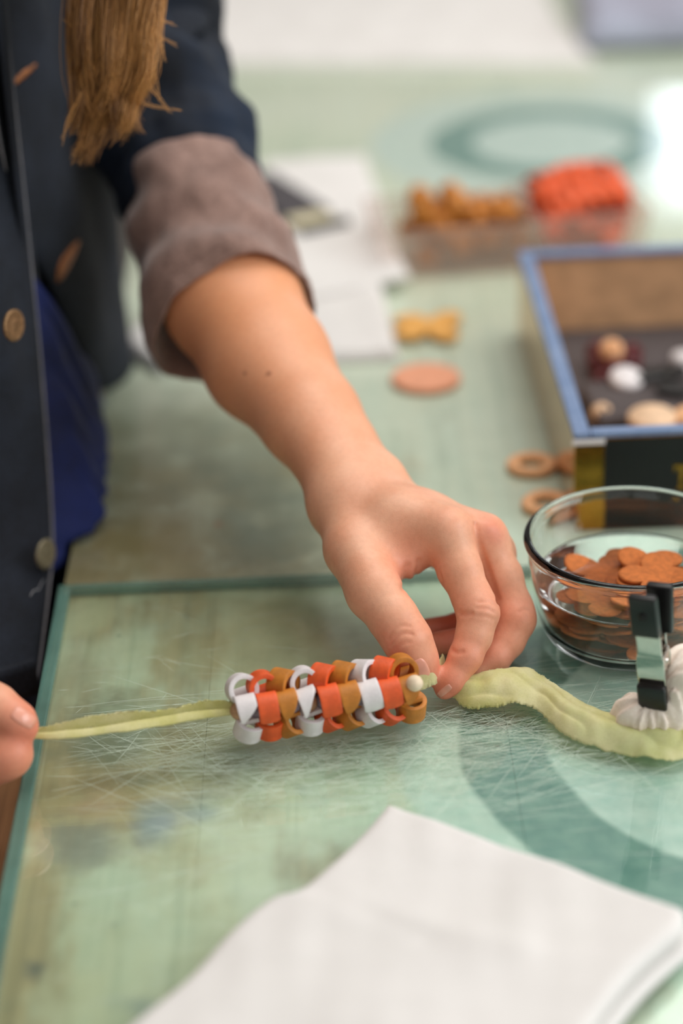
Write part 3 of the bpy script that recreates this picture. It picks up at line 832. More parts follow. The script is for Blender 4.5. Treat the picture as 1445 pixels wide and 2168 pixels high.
# blue shirt bulging out between the two front panels
V = []; nrs, ncs = 90, 90
ze, ye = e2c[::-1, 2], e2c[::-1, 1]
_sb = np.array([PZ(u, v, .010) for u, v in [(128, 1232), (168, 1208), (192, 1160), (214, 1095), (222, 1030), (220, 940), (214, 860)]]); SBY, SBX = _sb[:, 1], _sb[:, 0] - .003
for i in range(nrs):
    t = i / (nrs - 1)
    z = np.interp(t, [0, .75, .86, .93, 1], [.28, .024, .0065, -.012, -.10])
    for j in range(ncs):
        y0 = np.interp(z, e1c[::-1, 2], e1c[::-1, 1]) - .015; y = y0 + (1.33 - y0) * j / (ncs - 1)
        inside = np.clip((np.interp(z, ze, ye) + .004 - y) / .03, 0, 1)
        ins2 = np.clip((y - np.interp(z, e1c[::-1, 2], e1c[::-1, 1]) - .002) / .028, 0, 1)
        xt = front_x(min(y, 1.30)) - .012; xb = np.interp(y, SBY, SBX)
        f = np.interp(t, [0, .3, .6, .78, .855, .90, .94, 1], [0, .05, .5, .95, 1, .7, .1, 0])
        x = xt + (max(xb, xt) - xt) * f * inside * ins2 - .022 * (1 - inside)
        x -= .025 * np.clip((np.interp(z, e1c[::-1, 2], e1c[::-1, 1]) + .002 - y) / .02, 0, 1.6)
        V.append((x, y, z))
V = np.array(V)
tt = np.repeat(np.linspace(0, 1, nrs), ncs)
ins = np.clip((np.interp(V[:, 2], ze, ye) - V[:, 1]) / .03, 0, 1)
ph = (V[:, 1] * 1.0 + V[:, 2] * .42) * 2 * math.pi / .047 + wj(V) * 1.3
fold = (np.abs(np.sin(ph)) ** .7 - .6) * .0050 * np.clip((.22 - V[:, 2]) / .12, 0.2, 1)
V[:, 0] += np.where(tt < .87, (fold + wj(V + 7) * .003) * ins * np.clip((V[:, 1] - np.interp(V[:, 2], e1c[::-1, 2], e1c[::-1, 1]) - .004) / .03, 0, 1), 0)
V[:, 0] = np.where((V[:, 2] < .005), np.minimum(V[:, 0], TX0 - .004), V[:, 0])
sh = pmesh('blue_shirt', V, grid_faces(nrs, ncs), M['shirt']); solidify(sh, .0012, 0)

# upper part of the jacket round the shoulders, and dark trousers
def yoke_fn(p):
    d = trunk_fn(p) - .012
    return np.maximum(np.maximum(d, .235 - p[:, 2]), -(rc(p.astype(np.float32), np.array([-.27, 1.19, .40]), np.array([-.25, 1.17, .60]), .054, .060)))
V, Q = sdf_mesh(yoke_fn, (-0.60, 0.76, 0.20), (-0.02, 1.54, 0.62), 0.006)
pmesh('jacket_yoke', V, Q, M['denim'], jacket)
def trouser_fn(p):
    p = p.astype(np.float32); A = lambda *a: np.array(a)
    d = rc(p, A(-.315, 1.16, -.02), A(-.315, 1.16, -.28), .126, .128)
    for yy in (1.07, 1.26):
        d = smin(d, smin(rc(p, A(-.32, (yy + 1.165) / 2, -.25), A(-.315, yy, -.50), .10, .072), rc(p, A(-.315, yy, -.50), A(-.325, yy, -.872), .070, .050), .02), .05)
    return np.maximum(d, -.885 - p[:, 2])
V, Q = sdf_mesh(trouser_fn, (-0.50, 0.90, -0.90), (-0.16, 1.42, 0.14), 0.008)
pmesh('trousers', V, Q, M['denim'])

# sleeve and rolled cuff
def loft(path, radii, seg, n, disp=None, squash=None):
    P_ = spline(path, n); R = np.interp(np.linspace(0, 1, n), np.linspace(0, 1, len(radii)), radii)
    T, U, B = frames(P_); a = np.linspace(0, 2 * math.pi, seg, endpoint=False)
    D = np.cos(a)[None, :, None] * U[:, None, :] + np.sin(a)[None, :, None] * B[:, None, :]
    V = P_[:, None, :] + R[:, None, None] * D
    if disp is not None: V = V + D * disp(V.reshape(-1, 3), np.repeat(np.linspace(0, 1, n), seg)).reshape(n, seg)[..., None]
    return V.reshape(-1, 3), grid_faces(n, seg, True)
wf = Wob(21, 16, 12, .5, (1, 1, 1.3)); wf2 = Wob(22, 45, 12)
sl_path = [PD(230, -420, 1.31), PD(262, -200, 1.30), PD(290, 0, 1.285), PD(306, 120, 1.272), PD(350, 250, 1.252), PD(388, 350, 1.232), PD(414, 430, 1.216)]
pxr = lambda px, d: px * d / FPX
V, F = loft(sl_path, [pxr(185, 1.30), pxr(182, 1.29), pxr(176, 1.285), pxr(168, 1.27), pxr(172, 1.25), pxr(160, 1.23), pxr(128, 1.216)], 96, 90,
            lambda p, t: wf(p) * .0060 + wf2(p) * .0012)
o = pmesh('sleeve', V, F, M['denim_blue'], jacket); solidify(o, .002, 0)
CPATH = spline([PD(398, 350, 1.232), PD(420, 440, 1.215), PD(448, 548, 1.196), PD(484, 650, 1.174), PD(528, 742, 1.152)], 201)
CT, CU, CB = frames(CPATH)
prof = [(.22, 124), (.12, 128), (.09, 134), (.10, 141), (.16, 147), (.35, 160), (.55, 172), (.72, 182), (.80, 185), (.825, 183), (.83, 178), (.81, 172), (.70, 160), (.5, 146)]
pr = spline([(a_, b_, 0) for a_, b_ in prof], 120)
wc = Wob(31, 20, 12, .5); wc2 = Wob(32, 60, 12)
seg = 120; aa = np.linspace(0, 2 * math.pi, seg, endpoint=False); V = []
for k, (s_, rp_, _) in enumerate(pr):
    i = s_ * 200; i0 = int(min(i, 199)); f = i - i0
    C_ = CPATH[i0] * (1 - f) + CPATH[i0 + 1] * f; R_ = rp_ * np.linalg.norm((C_ - np.array([0, 0, CAMH])) @ np.array(f_)) / FPX
    D_ = np.cos(aa)[:, None] * CU[i0] + np.sin(aa)[:, None] * CB[i0]
    q = C_ + R_ * D_
    V.append(q + D_ * ((wc(q) * .0034 + wc2(q) * .0006) * min(1, k / 18))[:, None])
V = np.vstack(V)
pmesh('rolled_cuff', V, grid_faces(120, seg, True), M['cuff'], jacket)
ks = int(np.argmin(np.abs(pr[:, 0] - .775) + (np.arange(120) > 80) * 9))
tube('cuff_stitching', spline([V[ks * seg + k % seg] for k in range(0, seg + 1, 4)], 200) - PO, .0004, M['cuff'], jacket, 5)

# the other sleeve, out of frame to the left
V, F = loft([np.array([-.36, 1.0, .44]), elr + np.array([-.01, .02, .03]), PD(-1050, 1200, 1.04)], [.075, .065, .060], 40, 30, lambda p, t: wf(p) * .004)
o = pmesh('sleeve', V, F, M['denim_blue'], jacket); solidify(o, .002, 0)

# hair: one hanging lock of fine strands
def hair():
    r = np.random.default_rng(12)
    V, F, A = [], [], []
    clumps = []
    for k in range(46):
        a = r.uniform(0, 1)
        top = (r.uniform(150, 325), -330, 1.085 + r.uniform(-.02, .02))
        mid = (np.interp(top[0], [150, 325], [158, 318]) + r.normal(0, 8), 90, 1.085 + r.uniform(-.018, .018))
        L = r.uniform(230, 345) if top[0] < 270 else r.uniform(190, 300)
        low = (np.interp(mid[0], [150, 320], [165, 292]) + r.normal(0, 10), L * .72 + 20, 1.085 + r.uniform(-.014, .014))
        tip = (low[0] + r.normal(-12, 22), L + r.uniform(-15, 15), 1.085 + r.uniform(-.012, .012))
        if k < 8: low = (r.uniform(175, 215), 270, 1.083); tip = (r.uniform(142, 190), r.uniform(320, 368), 1.083)
        clumps.append((top, mid, low, tip, r.uniform(0, 1)))
    for c in clumps:
        n = 44
        for s in range(n):
            j = r.normal(0, 1, 3); sp = (10, 9, 8, 4)
            ph = r.uniform(0, 6.28)
            root = hp(.01 + r.normal(0, .02), -.078 + r.normal(0, .004), .02 + r.normal(0, .012))
            pts = [root] + [PD(q[0] + j[0] * w + r.normal(0, 2), q[1] + j[1] * w * .5, q[2] + j[2] * w * .00022) for q, w in zip(c[:4], sp)]
            P_ = spline(pts, 20)
            lenf = r.uniform(.82, 1.0); P_ = spline(P_[:max(6, int(20 * lenf))], 14)
            P_ += np.sin(np.linspace(0, r.uniform(4, 10), 14) + ph)[:, None] * r.normal(0, .0013, 3) * np.linspace(.3, 1.3, 14)[:, None]
            v, f = tube_vf(P_, np.linspace(.00030, .00010, 14), 3, False)
            b = len(A); V.append(v); F += [tuple(i + b for i in q) for q in f]; A += [np.clip(c[4] * .7 + r.uniform(-.1, .5), 0, 1)] * len(v)
    fly = [((250, 130), (322, 195), (358, 243)), ((300, 30), (340, 45), (368, 52)), ((280, 90), (330, 80), (372, 98)), ((250, 170), (300, 215), (385, 232)), ((200, 150), (160, 70), (135, 40)),
           ((300, 60), (335, 85), (350, 130)), ((180, 160), (230, 140), (262, 118)), ((290, 100), (320, 160), (335, 215)), ((170, 200), (150, 250), (128, 300))]
    for q in fly:
        for _ in range(3):
            P_ = spline([PD(a + r.normal(0, 4), b + r.normal(0, 4), 1.075) for a, b in q], 14)
            v, f = tube_vf(P_, np.linspace(.00030, .00010, 14), 3, False)
            b = len(A); V.append(v); F += [tuple(i + b for i in x) for x in f]; A += [.9] * len(v)
    o = pmesh('hair', np.vstack(V), F, M['hair']); attr(o, 'shade', A); return o
def cap_fn(p):
    p = p.astype(np.float32)
    d = skull(p) - .007 - .0012 * np.sin(((p - HC) @ HR) * 700 + np.sin(((p - HC) @ HU) * 60) * 2)
    face = (p - HC) @ HF - .030 - .35 * ((p - HC) @ HU - .03)
    return np.maximum(np.maximum(d, face * .8), -(((p - HC) @ HU) + .055))
V, Q = sdf_mesh(cap_fn, tuple(HC - .13), tuple(HC + .13), 0.0032)
o = pmesh('hair_cap', V, Q, M['hair']); attr(o, 'shade', .35 + .25 * np.sin(((V - HC) @ HR) * 700))
hr = hair(); hr['kind'] = 'stuff'; hr['label'] = 'long brown hair hanging down'

# ------------------------------------------------------------------ bracelet of rolled leather
BZ = GT + 0.0195
bA, bB = PZ(519, 1498, BZ), PZ(862, 1453, BZ + .001)
bax = bB - bA; BL = np.linalg.norm(bax); bax = bax / BL
BANG = math.atan2(bax[1], bax[0])
brace = empty('bracelet', (bA[0], bA[1], BZ), BANG)
tag(brace, 'beaded bracelet of rolled white, orange-red and ochre leather loops on green ribbon', 'bracelet')
def petal_mesh(R=0.0060, W=0.0046, end=-2.9, span=5.9, th=0.0019, tip=0.5, diag=0.0, oval=1.0):
    "a leather petal rolled into a loop; its hole runs along local x, it bulges towards local z, its tip stops at angle end"
    n, m = 44, 7; V = []
    for k in range(n):
        t = k / (n - 1); a = end + span * (1 - t)
        rad = R * (1.0 + .14 * t * t); tail = (1 - t) * span
        f = max(0.0, (tip - tail) / tip)
        sym = math.sqrt(max(0.03, 1 - f ** 2.4))
        hi = W * ((1 - diag) * sym + diag * (1 - 1.75 * f ** 1.2)); lo = -W * ((1 - diag) * sym + diag * (1 - .10 * f))
        hi = max(hi, lo + .0006)
        for j in range(m):
            s = j / (m - 1)
            V.append((lo + (hi - lo) * s, rad * math.sin(a), rad * oval * math.cos(a)))
    return V, grid_faces(n, m), th
def petal(mat, **kw):
    V, F, th = petal_mesh(**kw)
    o = mobj('leather_loop', np.array(V), F, mat, brace); solidify(o, th, 0)
    b = o.modifiers.new('round', 'BEVEL'); b.width = .0004; b.segments = 2; b.limit_method = 'ANGLE'
    return o
cols = ['lw', 'lr', 'lo'] * 3
# direction of each loop's hole (bracelet frame: x along it, -y towards the viewer, z up)
top_ax = [(.15, -.88, .42), (.10, -.95, .25), (.74, -.66, .10), (.05, -.93, .34), (.78, -.62, .05), (.76, -.64, .08), (.66, -.68, .30), (.80, -.60, .02), (.10, -.96, .22)]
bot_ax = [(.22, -.28, .93), (.05, -.25, .97), (.62, -.55, .55), (.10, -.25, .96), (.60, -.55, .58), (.62, -.52, .58), (.60, -.55, .58), (.40, -.60, .68), (.05, -.22, .97)]
fr_tilt = [6, 3, 8, 14, 6, 8, 9, 7, 10]
# where the rolled tip of each front loop stops, how long it tapers, how slanted it is cut
fr_end = [-.70, -1.15, -.85, -.75, -1.2, -.95, -1.15, -1.1, -.75]; fr_tip = [1.0, .35, 1.3, 1.7, .35, 1.1, .3, .4, 1.0]; fr_dg = [.9, .1, .6, 1.0, .15, .6, 0, .2, .8]
rr = np.random.default_rng(4)
for k in range(9):
    x = BL * (k / 8.0)
    for nm, ang, dist in (('top', 104, .0093), ('front', 24, .0082), ('bottom', -58, .0090), ('back', 195, .0085)):
        a = math.radians(ang); rad = Vector((0, -math.cos(a), math.sin(a)))
        if nm == 'front':
            t_ = math.radians(fr_tilt[k]); up_ = rad.cross(Vector((1, 0, 0)))
            ax_ = Vector((1, 0, 0)) * math.cos(t_) + up_ * math.sin(t_)
            kw = dict(R=.0062, W=.0047, end=fr_end[k], tip=fr_tip[k], diag=fr_dg[k], span=5.2)
        elif nm == 'top': ax_ = Vector(top_ax[k]); kw = dict(R=.0057, W=.0043 if k in (0, 1, 3, 8) else .0049, span=6.4, end=-3.15, tip=.12, th=.0023)
        elif nm == 'bottom': ax_ = Vector(bot_ax[k]); kw = dict(R=.0056, W=.0046 if k in (0, 1, 3, 8) else .0043, span=6.4, end=-3.15, tip=.12, th=.0022)
        else: ax_ = Vector((1, .1, .2)); kw = dict()
        kw['R'] = kw.get('R', .006) * rr.uniform(.97, 1.04)
        ax_.normalize()
        zz = (rad - ax_ * rad.dot(ax_)).normalized() if nm not in ('bottom', 'top') else None
        if nm == 'top': u2 = Vector((0, .45, .9)); zz = (u2 - ax_ * u2.dot(ax_)).normalized()
        if nm == 'bottom': u2 = Vector((0, -.9, -.4)); zz = (u2 - ax_ * u2.dot(ax_)).normalized()
        yy = zz.cross(ax_)
        o = petal(M[cols[k]], **kw)
        o.rotation_mode = 'QUATERNION'; o.rotation_quaternion = Matrix((ax_, yy, zz)).transposed().to_quaternion()
        o.location = Vector((x + (-.0006 - .0014 * (k == 8) if nm == 'top' else .0008 if nm == 'bottom' else 0), 0, 0)) + rad * dist
for k in range(11):
    x = -0.003 + BL * k / 9.6
    for (dy, dz) in ((-.0036, .001), (.004, -.001)):
        bm = bmesh.new(); bmesh.ops.create_uvsphere(bm, u_segments=20, v_segments=12, radius=.0046)
        o = bobj('bead', bm, M['bead_lav' if (k + (dy > 0)) % 2 else 'bead_wood'], brace, True)
        o.location = (x, dy, dz)
bm = bmesh.new(); bmesh.ops.create_uvsphere(bm, u_segments=28, v_segments=18, radius=.0040)
o = bobj('end_bead', bm, M['bead_cream'], brace, True); o['label'] = 'small round cream bead'
eb = PD(877, 1447, .966)
o.parent = brace; o.location = Matrix.Rotation(-BANG, 3, 'Z') @ Vector(eb - np.array([bA[0], bA[1], BZ]))

# ------------------------------------------------------------------ silk ribbon
def strip(top, bot, n, m, zt, zb, ripple, seed, fray=.0003, folds=0.0):
    "band of cloth between an upper and a lower edge curve"
    T = spline([PZ(u, v, z) for (u, v), z in zip(top, zt)], n); Bt = spline([PZ(u, v, z) for (u, v), z in zip(bot, zb)], n)
    r = np.random.default_rng(seed); w1, w2 = Wob(seed, 28, 8), Wob(seed + 1, 90, 8)
    V = []
    for i in range(n):
        for j in range(m):
            s = j / (m - 1); p = T[i] * (1 - s) + Bt[i] * s
            p = p + np.array([0, 0, ripple[0] * math.sin(math.pi * s) ** .7])
            if j in (0, m - 1): p = p + r.normal(0, fray, 3) * np.array([1, 1, .3])
            V.append(p)
    V = np.array(V); V[:, 2] += (w1(V) * ripple[1] + w2(V) * ripple[1] * .25)
    if folds:
        ss = np.tile(np.linspace(0, 1, m), n); tt_ = np.repeat(np.linspace(0, 1, n), m)
        V[:, 2] += folds * np.sin(math.pi * ss) * (np.abs(np.sin(ss * 5.0 + 2.6 * np.sin(tt_ * 6.0) + w1(V) * 1.6)) ** .8 - .5)
    V[:, 2] = np.maximum(V[:, 2], GT + .0006)
    return V, grid_faces(n, m)
ribbon = empty('silk_ribbon', (bA[0], bA[1], BZ))
tag(ribbon, 'frayed sheer yellow-green silk ribbon strung through the bracelet', 'ribbon')
RO = np.array(ribbon.location)
def rpart(V, F, nm='ribbon_length'):
    o = mobj(nm, V - RO, F, M['ribbon'], ribbon); solidify(o, .0003, 0); return o
V, F = strip([(22, 1550), (75, 1540), (150, 1528), (200, 1517), (260, 1507), (330, 1503), (400, 1491), (430, 1484), (462, 1484), (505, 1494)],
             [(22, 1560), (75, 1556), (150, 1549), (200, 1541), (260, 1533), (330, 1524), (400, 1512), (430, 1507), (462, 1504), (505, 1508)], 150, 10,
             [.027, .028, .029, .030, .031, .030, .030, .031, .030, .027], [.025, .024, .0235, .0235, .0235, .024, .0245, .025, .025, .025], (.0, .0006), 41, .0005)
rpart(V, F)
V, F = strip([(22, 1553), (75, 1552), (150, 1545), (230, 1535), (330, 1519), (420, 1506), (505, 1500)],
             [(22, 1561), (75, 1564), (150, 1563), (230, 1551), (270, 1549), (330, 1539), (505, 1513)], 120, 12,
             [.0265] * 7, [.0245] * 7, (.0008, .0004), 43, .0001)
rpart(V, F)
cord = [np.array(bA + bax * (BL * t)) for t in np.linspace(-.05, 1.04, 12)]
tube_o = tube('ribbon_core', np.array(cord) - RO, [.0016, .0014, .0016], M['ribbon'], ribbon, 8, 40)
# twist from the end bead up into the pinch
V, F = strip([(884, 1436), (903, 1423), (918, 1412), (930, 1396), (936, 1384)], [(888, 1464), (906, 1458), (920, 1452), (934, 1440), (946, 1424)], 40, 10,
             [.024, .026, .026, .024, .022], [.018, .018, .018, .016, .016], (.003, .0008), 45)
rpart(V, F)
zT = [.012, .016, .018, .018, .016, .014, .014, .013, .012, .012]
V, F = strip([(934, 1424), (960, 1440), (1005, 1424), (1060, 1418), (1112, 1410), (1150, 1428), (1205, 1470), (1300, 1512), (1400, 1524), (1500, 1530)],
             [(920, 1462), (946, 1468), (990, 1500), (1045, 1500), (1092, 1490), (1142, 1514), (1200, 1562), (1300, 1592), (1415, 1606), (1500, 1580)], 190, 34,
             zT, [.008, .009, .0075, .009, .012, .008, .007, .007, .0085, .008], (.004, .0018), 47, .0004, .0016)
rpart(V, F)

# ------------------------------------------------------------------ folded cloths
def cloth_layer(name, L, R, z0, th, mat, parent, n=70, m=70, ew=.006, seed=1, amp=.001, creases=(), org=(0, 0, 0)):
    "a soft folded layer between a left and a right outline (world xy), thickness th"
    L = spline([(*a[:2], 0) for a in L], n); R = spline([(*a[:2], 0) for a in R], n)
    w = Wob(seed, 14, 10); w2 = Wob(seed + 50, 50, 8)
    sv = np.linspace(0, 1, m); top = []; bot = []
    for i in range(n):
        for j in range(m):
            p = L[i] * (1 - sv[j]) + R[i] * sv[j]; wd = np.linalg.norm(R[i] - L[i])
            ln = np.linalg.norm(L[-1] - L[0])
            dist = min(sv[j] * wd, (1 - sv[j]) * wd, i / (n - 1) * ln, (1 - i / (n - 1)) * ln)
            e = math.sqrt(max(0, 1 - (1 - min(dist / ew, 1)) ** 2))
            pz = p[None] * 1.0
            h = th * (.12 + .88 * e) + (w(pz)[0] * amp + w2(pz)[0] * amp * .25) * e
            for (a, b, cw, cd) in creases:
                ab = b - a; t = np.clip(((p[:2] - a) @ ab) / (ab @ ab), 0, 1); dd = np.linalg.norm(p[:2] - a - t * ab)
                h += cd * math.exp(-(dd / cw) ** 2) * e
            top.append((p[0], p[1], z0 + max(h, .0006))); bot.append((p[0], p[1], z0))
    F = grid_faces(n, m); nt = n * m
    F = F + [tuple(reversed([q + nt for q in f])) for f in F]
    rim = [j for j in range(m)] + [i * m + m - 1 for i in range(1, n)] + [(n - 1) * m + j for j in range(m - 2, -1, -1)] + [i * m for i in range(n - 2, 0, -1)]
    for a, b in zip(rim, rim[1:] + rim[:1]): F.append((b, a, a + nt, b + nt))
    V = np.array(top + bot) - np.array(org)
    o = mobj(name, V, F, mat, parent); bm = bmesh.new(); bm.from_mesh(o.data); bmesh.ops.recalc_face_normals(bm, faces=bm.faces); bm.to_mesh(o.data); bm.free()
    return o
zt = GT + .011
Lp = [PZ(u, v, zt) for u, v in [(822, 1697), (765, 1762), (692, 1832), (622, 1888), (562, 1906), (482, 1972), (402, 2060), (272, 2170), (120, 2300)]]
Rp = [PZ(u, v, zt) for u, v in [(1452, 1930), (1441, 1972), (1400, 2008), (1362, 2042), (1330, 2075), (1304, 2105), (1280, 2136), (1256, 2170), (1170, 2300)]]
nap = empty('folded_cloth', tuple((Lp[4] + Rp[4]) / 2 * np.array([1, 1, 0]) + np.array([0, 0, GT + .0003])))
tag(nap, 'large folded white cloth in the foreground on the glass sheet', 'cloth')
no = np.array(nap.location)
cr = (PZ(600, 1890, zt)[:2], PZ(1100, 2010, zt)[:2]); cr2 = (PZ(640, 1880, zt)[:2], PZ(900, 1990, zt)[:2])
for k in range(3):
    sh_ = np.array([.0018, -.0012, 0]) * (2 - k) * (1, -1, 1)[k]
    cloth_layer('fold', [p + sh_ * .6 for p in Lp], [p + sh_ for p in Rp], GT + .0003 + k * .0040, .0043, M['white_cloth'], nap, 80, 80, .004 if k < 2 else .006, 60 + k, .0002 if k < 2 else .0009,
                () if k < 2 else ((cr[0], cr[1], .008, .0010), (cr2[0], cr2[1], .006, -.0008)), no)

zt = .008
Lp = [PZ(u, v, zt) for u, v in [(560, 352), (520, 480), (470, 600), (455, 680)]]
Rp = [PZ(u, v, zt) for u, v in [(772, 340), (806, 432), (842, 540), (868, 592)]]
c2 = cloth_layer('paper_towel', Lp, Rp, .0092, .006, M['white_cloth'], None, 50, 50, .004, 70, .0014)
# its lower edge slants, so the near corner is cut by a second fold underneath
tag(c2, 'upper white paper towel under the black pouch, behind the arm', 'cloth')
Lp = [PZ(u, v, zt) for u, v in [(330, 640), (272, 700), (272, 730), (330, 772)]]
Rp = [PZ(u, v, zt) for u, v in [(800, 560), (818, 630), (832, 690), (846, 742)]]
c3 = cloth_layer('paper_towel', Lp, Rp, .0004, .0082, M['white_cloth'], None, 50, 60, .006, 72, .0016)
tag(c3, 'lower folded white paper towel beside the mustard butterfly cut-out, behind the arm', 'cloth')
Lp = [PZ(u, v, .006) for u, v in [(230, -110), (300, 0), (380, 80), (440, 128)]]
Rp = [PZ(u, v, .006) for u, v in [(1120, -110), (1168, 0), (1198, 50), (1262, 128)]]
c4 = cloth_layer('cloth_sheet', Lp, Rp, .0004, .0075, M['white_cloth'], None, 60, 90, .006, 74, .0016)
tag(c4, 'broad white cloth spread at the far end of the table', 'cloth')
Lp = [PZ(u, v, .01) for u, v in [(1190, -140), (1210, -60), (1225, 60), (1232, 96)]]
Rp = [PZ(u, v, .01) for u, v in [(1660, -140), (1690, -60), (1700, 40), (1710, 80)]]
c5 = cloth_layer('folded_cloth', Lp, Rp, .0085, .030, M['grey_stand_in'], None, 50, 50, .02, 76, .002)  # stand-in for an unclear grey-blue patch
tag(c5, 'grey-blue slab standing in for an unclear patch at the far right corner of the table', 'cloth')

# black pouch with a cream end lying on the paper towel
po = PZ(625, 440, .018)
pouch = empty('slim_case', (po[0], po[1], .0162), math.radians(-64)); tag(pouch, 'slim dark grey case with a cream end on the white paper towel', 'case')
boxobj('case_body', -.085, .022, -.020, .020, 0, .005, M['grey_card'], pouch, .0015, 2)
boxobj('cream_end', .0224, .045, -.020, .014, .0002, .0045, M['cream_card'], pouch, .001, 2)
boxobj('case_tip', .0454, .054, -.021, .021, 0, .005, M['black'], pouch, .001, 2)

# ------------------------------------------------------------------ flat leather cut-outs
def flat_shape(name, fn, th, mat, seg=72, holes=(), bend=0.0, seed=0):
    "flat leather piece: outline r(angle), rounded rim, gently curled"
    rings_ = [(0, .5), (.35, .5), (.7, .5), (.93, .5), (1.0, .32), (1.0, -.32), (.93, -.5), (.5, -.5), (0, -.5)]
    w = Wob(seed, 20, 6); V = []; F = []
    for f, h in rings_:
        for k in range(seg):
            a = 2 * math.pi * k / seg; r = fn(a) * max(f, 1e-4)
            x, y = r * math.cos(a), r * math.sin(a)
            V.append((x, y, h * th + bend * (x * x - .6 * y * y) * 20))
    for i in range(len(rings_) - 1):
        for k in range(seg):
            k2 = (k + 1) % seg; F.append((i * seg + k, (i + 1) * seg + k, (i + 1) * seg + k2, i * seg + k2))
    me_o = mobj(name, V, F, mat)
    bm = bmesh.new(); bm.from_mesh(me_o.data); bmesh.ops.remove_doubles(bm, verts=bm.verts, dist=1e-5); bmesh.ops.recalc_face_normals(bm, faces=bm.faces); bm.to_mesh(me_o.data); bm.free()
    me_o.data.polygons.foreach_set('use_smooth', [True] * len(me_o.data.polygons))
    return me_o
def petals4(R, phase=.3, k=.55, asym=.12):
    def f(a):
        c = abs(math.cos(2 * a)) ** .8
        return R * (1 - k + k * c) * (1 + asym * math.sin(a + phase))
    return f
p = PZ(905, 700, .002)
o = flat_shape('butterfly_cutout', petals4(.0285, .3, .70, .06), .003, M['star'], bend=.10); o.location = (p[0], p[1], .0046); o.rotation_euler = (0, 0, .70)
tag(o, 'mustard leather butterfly cut-out lying on the table above the coral disc', 'leather cut-out')
p = PZ(901, 800, .003)
o = flat_shape('leather_disc', lambda a: .0226, .0045, M['coral']); o.location = (p[0], p[1], .0025)
tag(o, 'flat round coral leather disc on the table', 'leather disc')
def leather_ring(u, v, R, r, label, rz):
    p = PZ(u, v, r); prof = []
    for k in range(14):
        a = 2 * math.pi * k / 14; prof.append((R - r + r * 1.15 * math.cos(a), r * .85 * math.sin(a)))
    o = lathe('leather_ring', prof, M['ring'], None, 64)
    o.location = (p[0], p[1], r * .85 + .0003); o.scale = (1, .93, 1); o.rotation_euler = (0, 0, rz)
    tag(o, label, 'leather ring'); return o
leather_ring(1125, 983, .0148, .0035, 'orange leather ring lying farther from the glass bowl', 0)
leather_ring(1155, 1064, .0142, .0034, 'orange leather ring partly behind the glass bowl rim', .6)

# ------------------------------------------------------------------ glass bowl of water with soaking cut-outs
b0 = PZ(1334, 1334, GT)
BX, BY = b0[0], b0[1]
bowl = empty('glass_bowl', (BX, BY, GT + .0003)); tag(bowl, 'clear round glass bowl of water and tan leather cut-outs', 'bowl')
outer = [(0, .0022), (.034, .0020), (.0385, .0002), (.0410, .0004), (.0440, .0030), (.0465, .0090), (.0490, .020), (.0512, .032), (.0528, .043), (.0535, .0495)]
rim = [(.0545, .0512), (.0548, .0530), (.0540, .0546), (.0526, .0552), (.0512, .0546), (.0505, .0530)]
inner = [(.0500, .0480), (.0494, .040), (.0480, .030), (.0462, .020), (.0440, .0110), (.0415, .0070), (.037, .0052), (.025, .0048), (0, .0048)]
def smooth_prof(pr, n): return [(max(0, a), b) for a, b, _ in spline([(x, z, 0) for x, z in pr], n)]
lathe('bowl_wall', smooth_prof(outer, 40) + smooth_prof(rim, 16) + smooth_prof(inner, 36), M['bowl'], bowl, 128, True, False)
WL = .0305
ipr = [(r - .0003, z + .0003) for r, z in smooth_prof(inner, 60) if z < WL]
wr_ = np.interp(WL, [.020, .030, .040], [.0462, .0480, .0494]) - .0003
water = lathe('water', [(0, WL - .0004), (wr_ * .6, WL - .0004), (wr_ * .93, WL - .0003), (wr_ * .985, WL), (wr_, WL + .0005)] + ipr[:-1] + [(0, .0051)], M['water'], None, 128, True, False)
water.location = (BX, BY, GT + .0003)
tag(water, 'clear water standing in the round glass bowl', 'water', None, 'stuff')
rp = np.random.default_rng(15)
protos = [flat_shape('leather_cutout', petals4(R, ph, k, .08), .0019, M['chestnut'], 72, (), bd_, i) for i, (R, ph, k, bd_) in enumerate([(.0205, .3, .5, .2), (.0195, 1.2, .42, -.25), (.0210, 2.2, .55, .35)])]
spots = []
for k in range(19):
    lay = k // 4
    z = .0072 + k * .00135
    rad = rp.uniform(.010, .021) if k > 0 else .004
    a = k * 2.4 + rp.uniform(-.4, .4)
    if k > 14: a = rp.uniform(-2.2, 1.2); rad = rp.uniform(.006, .018)
    spots.append((rad * math.cos(a), rad * math.sin(a), z, rp.uniform(-.16, .16), rp.uniform(-.16, .16), rp.uniform(0, 6.28)))
for k, (x, y, z, rx, ry, rz_) in enumerate(spots):
    o = protos[k % 3] if k < 3 else protos[k % 3].copy()
    if k >= 3: col.objects.link(o)
    o.location = (BX + x, BY + y, GT + .0012 + z); o.rotation_euler = (rx, ry, rz_)
    tag(o, 'tan suede petal cut-out soaking in the glass bowl', 'leather cut-out', 'tan cut-outs in the glass bowl')

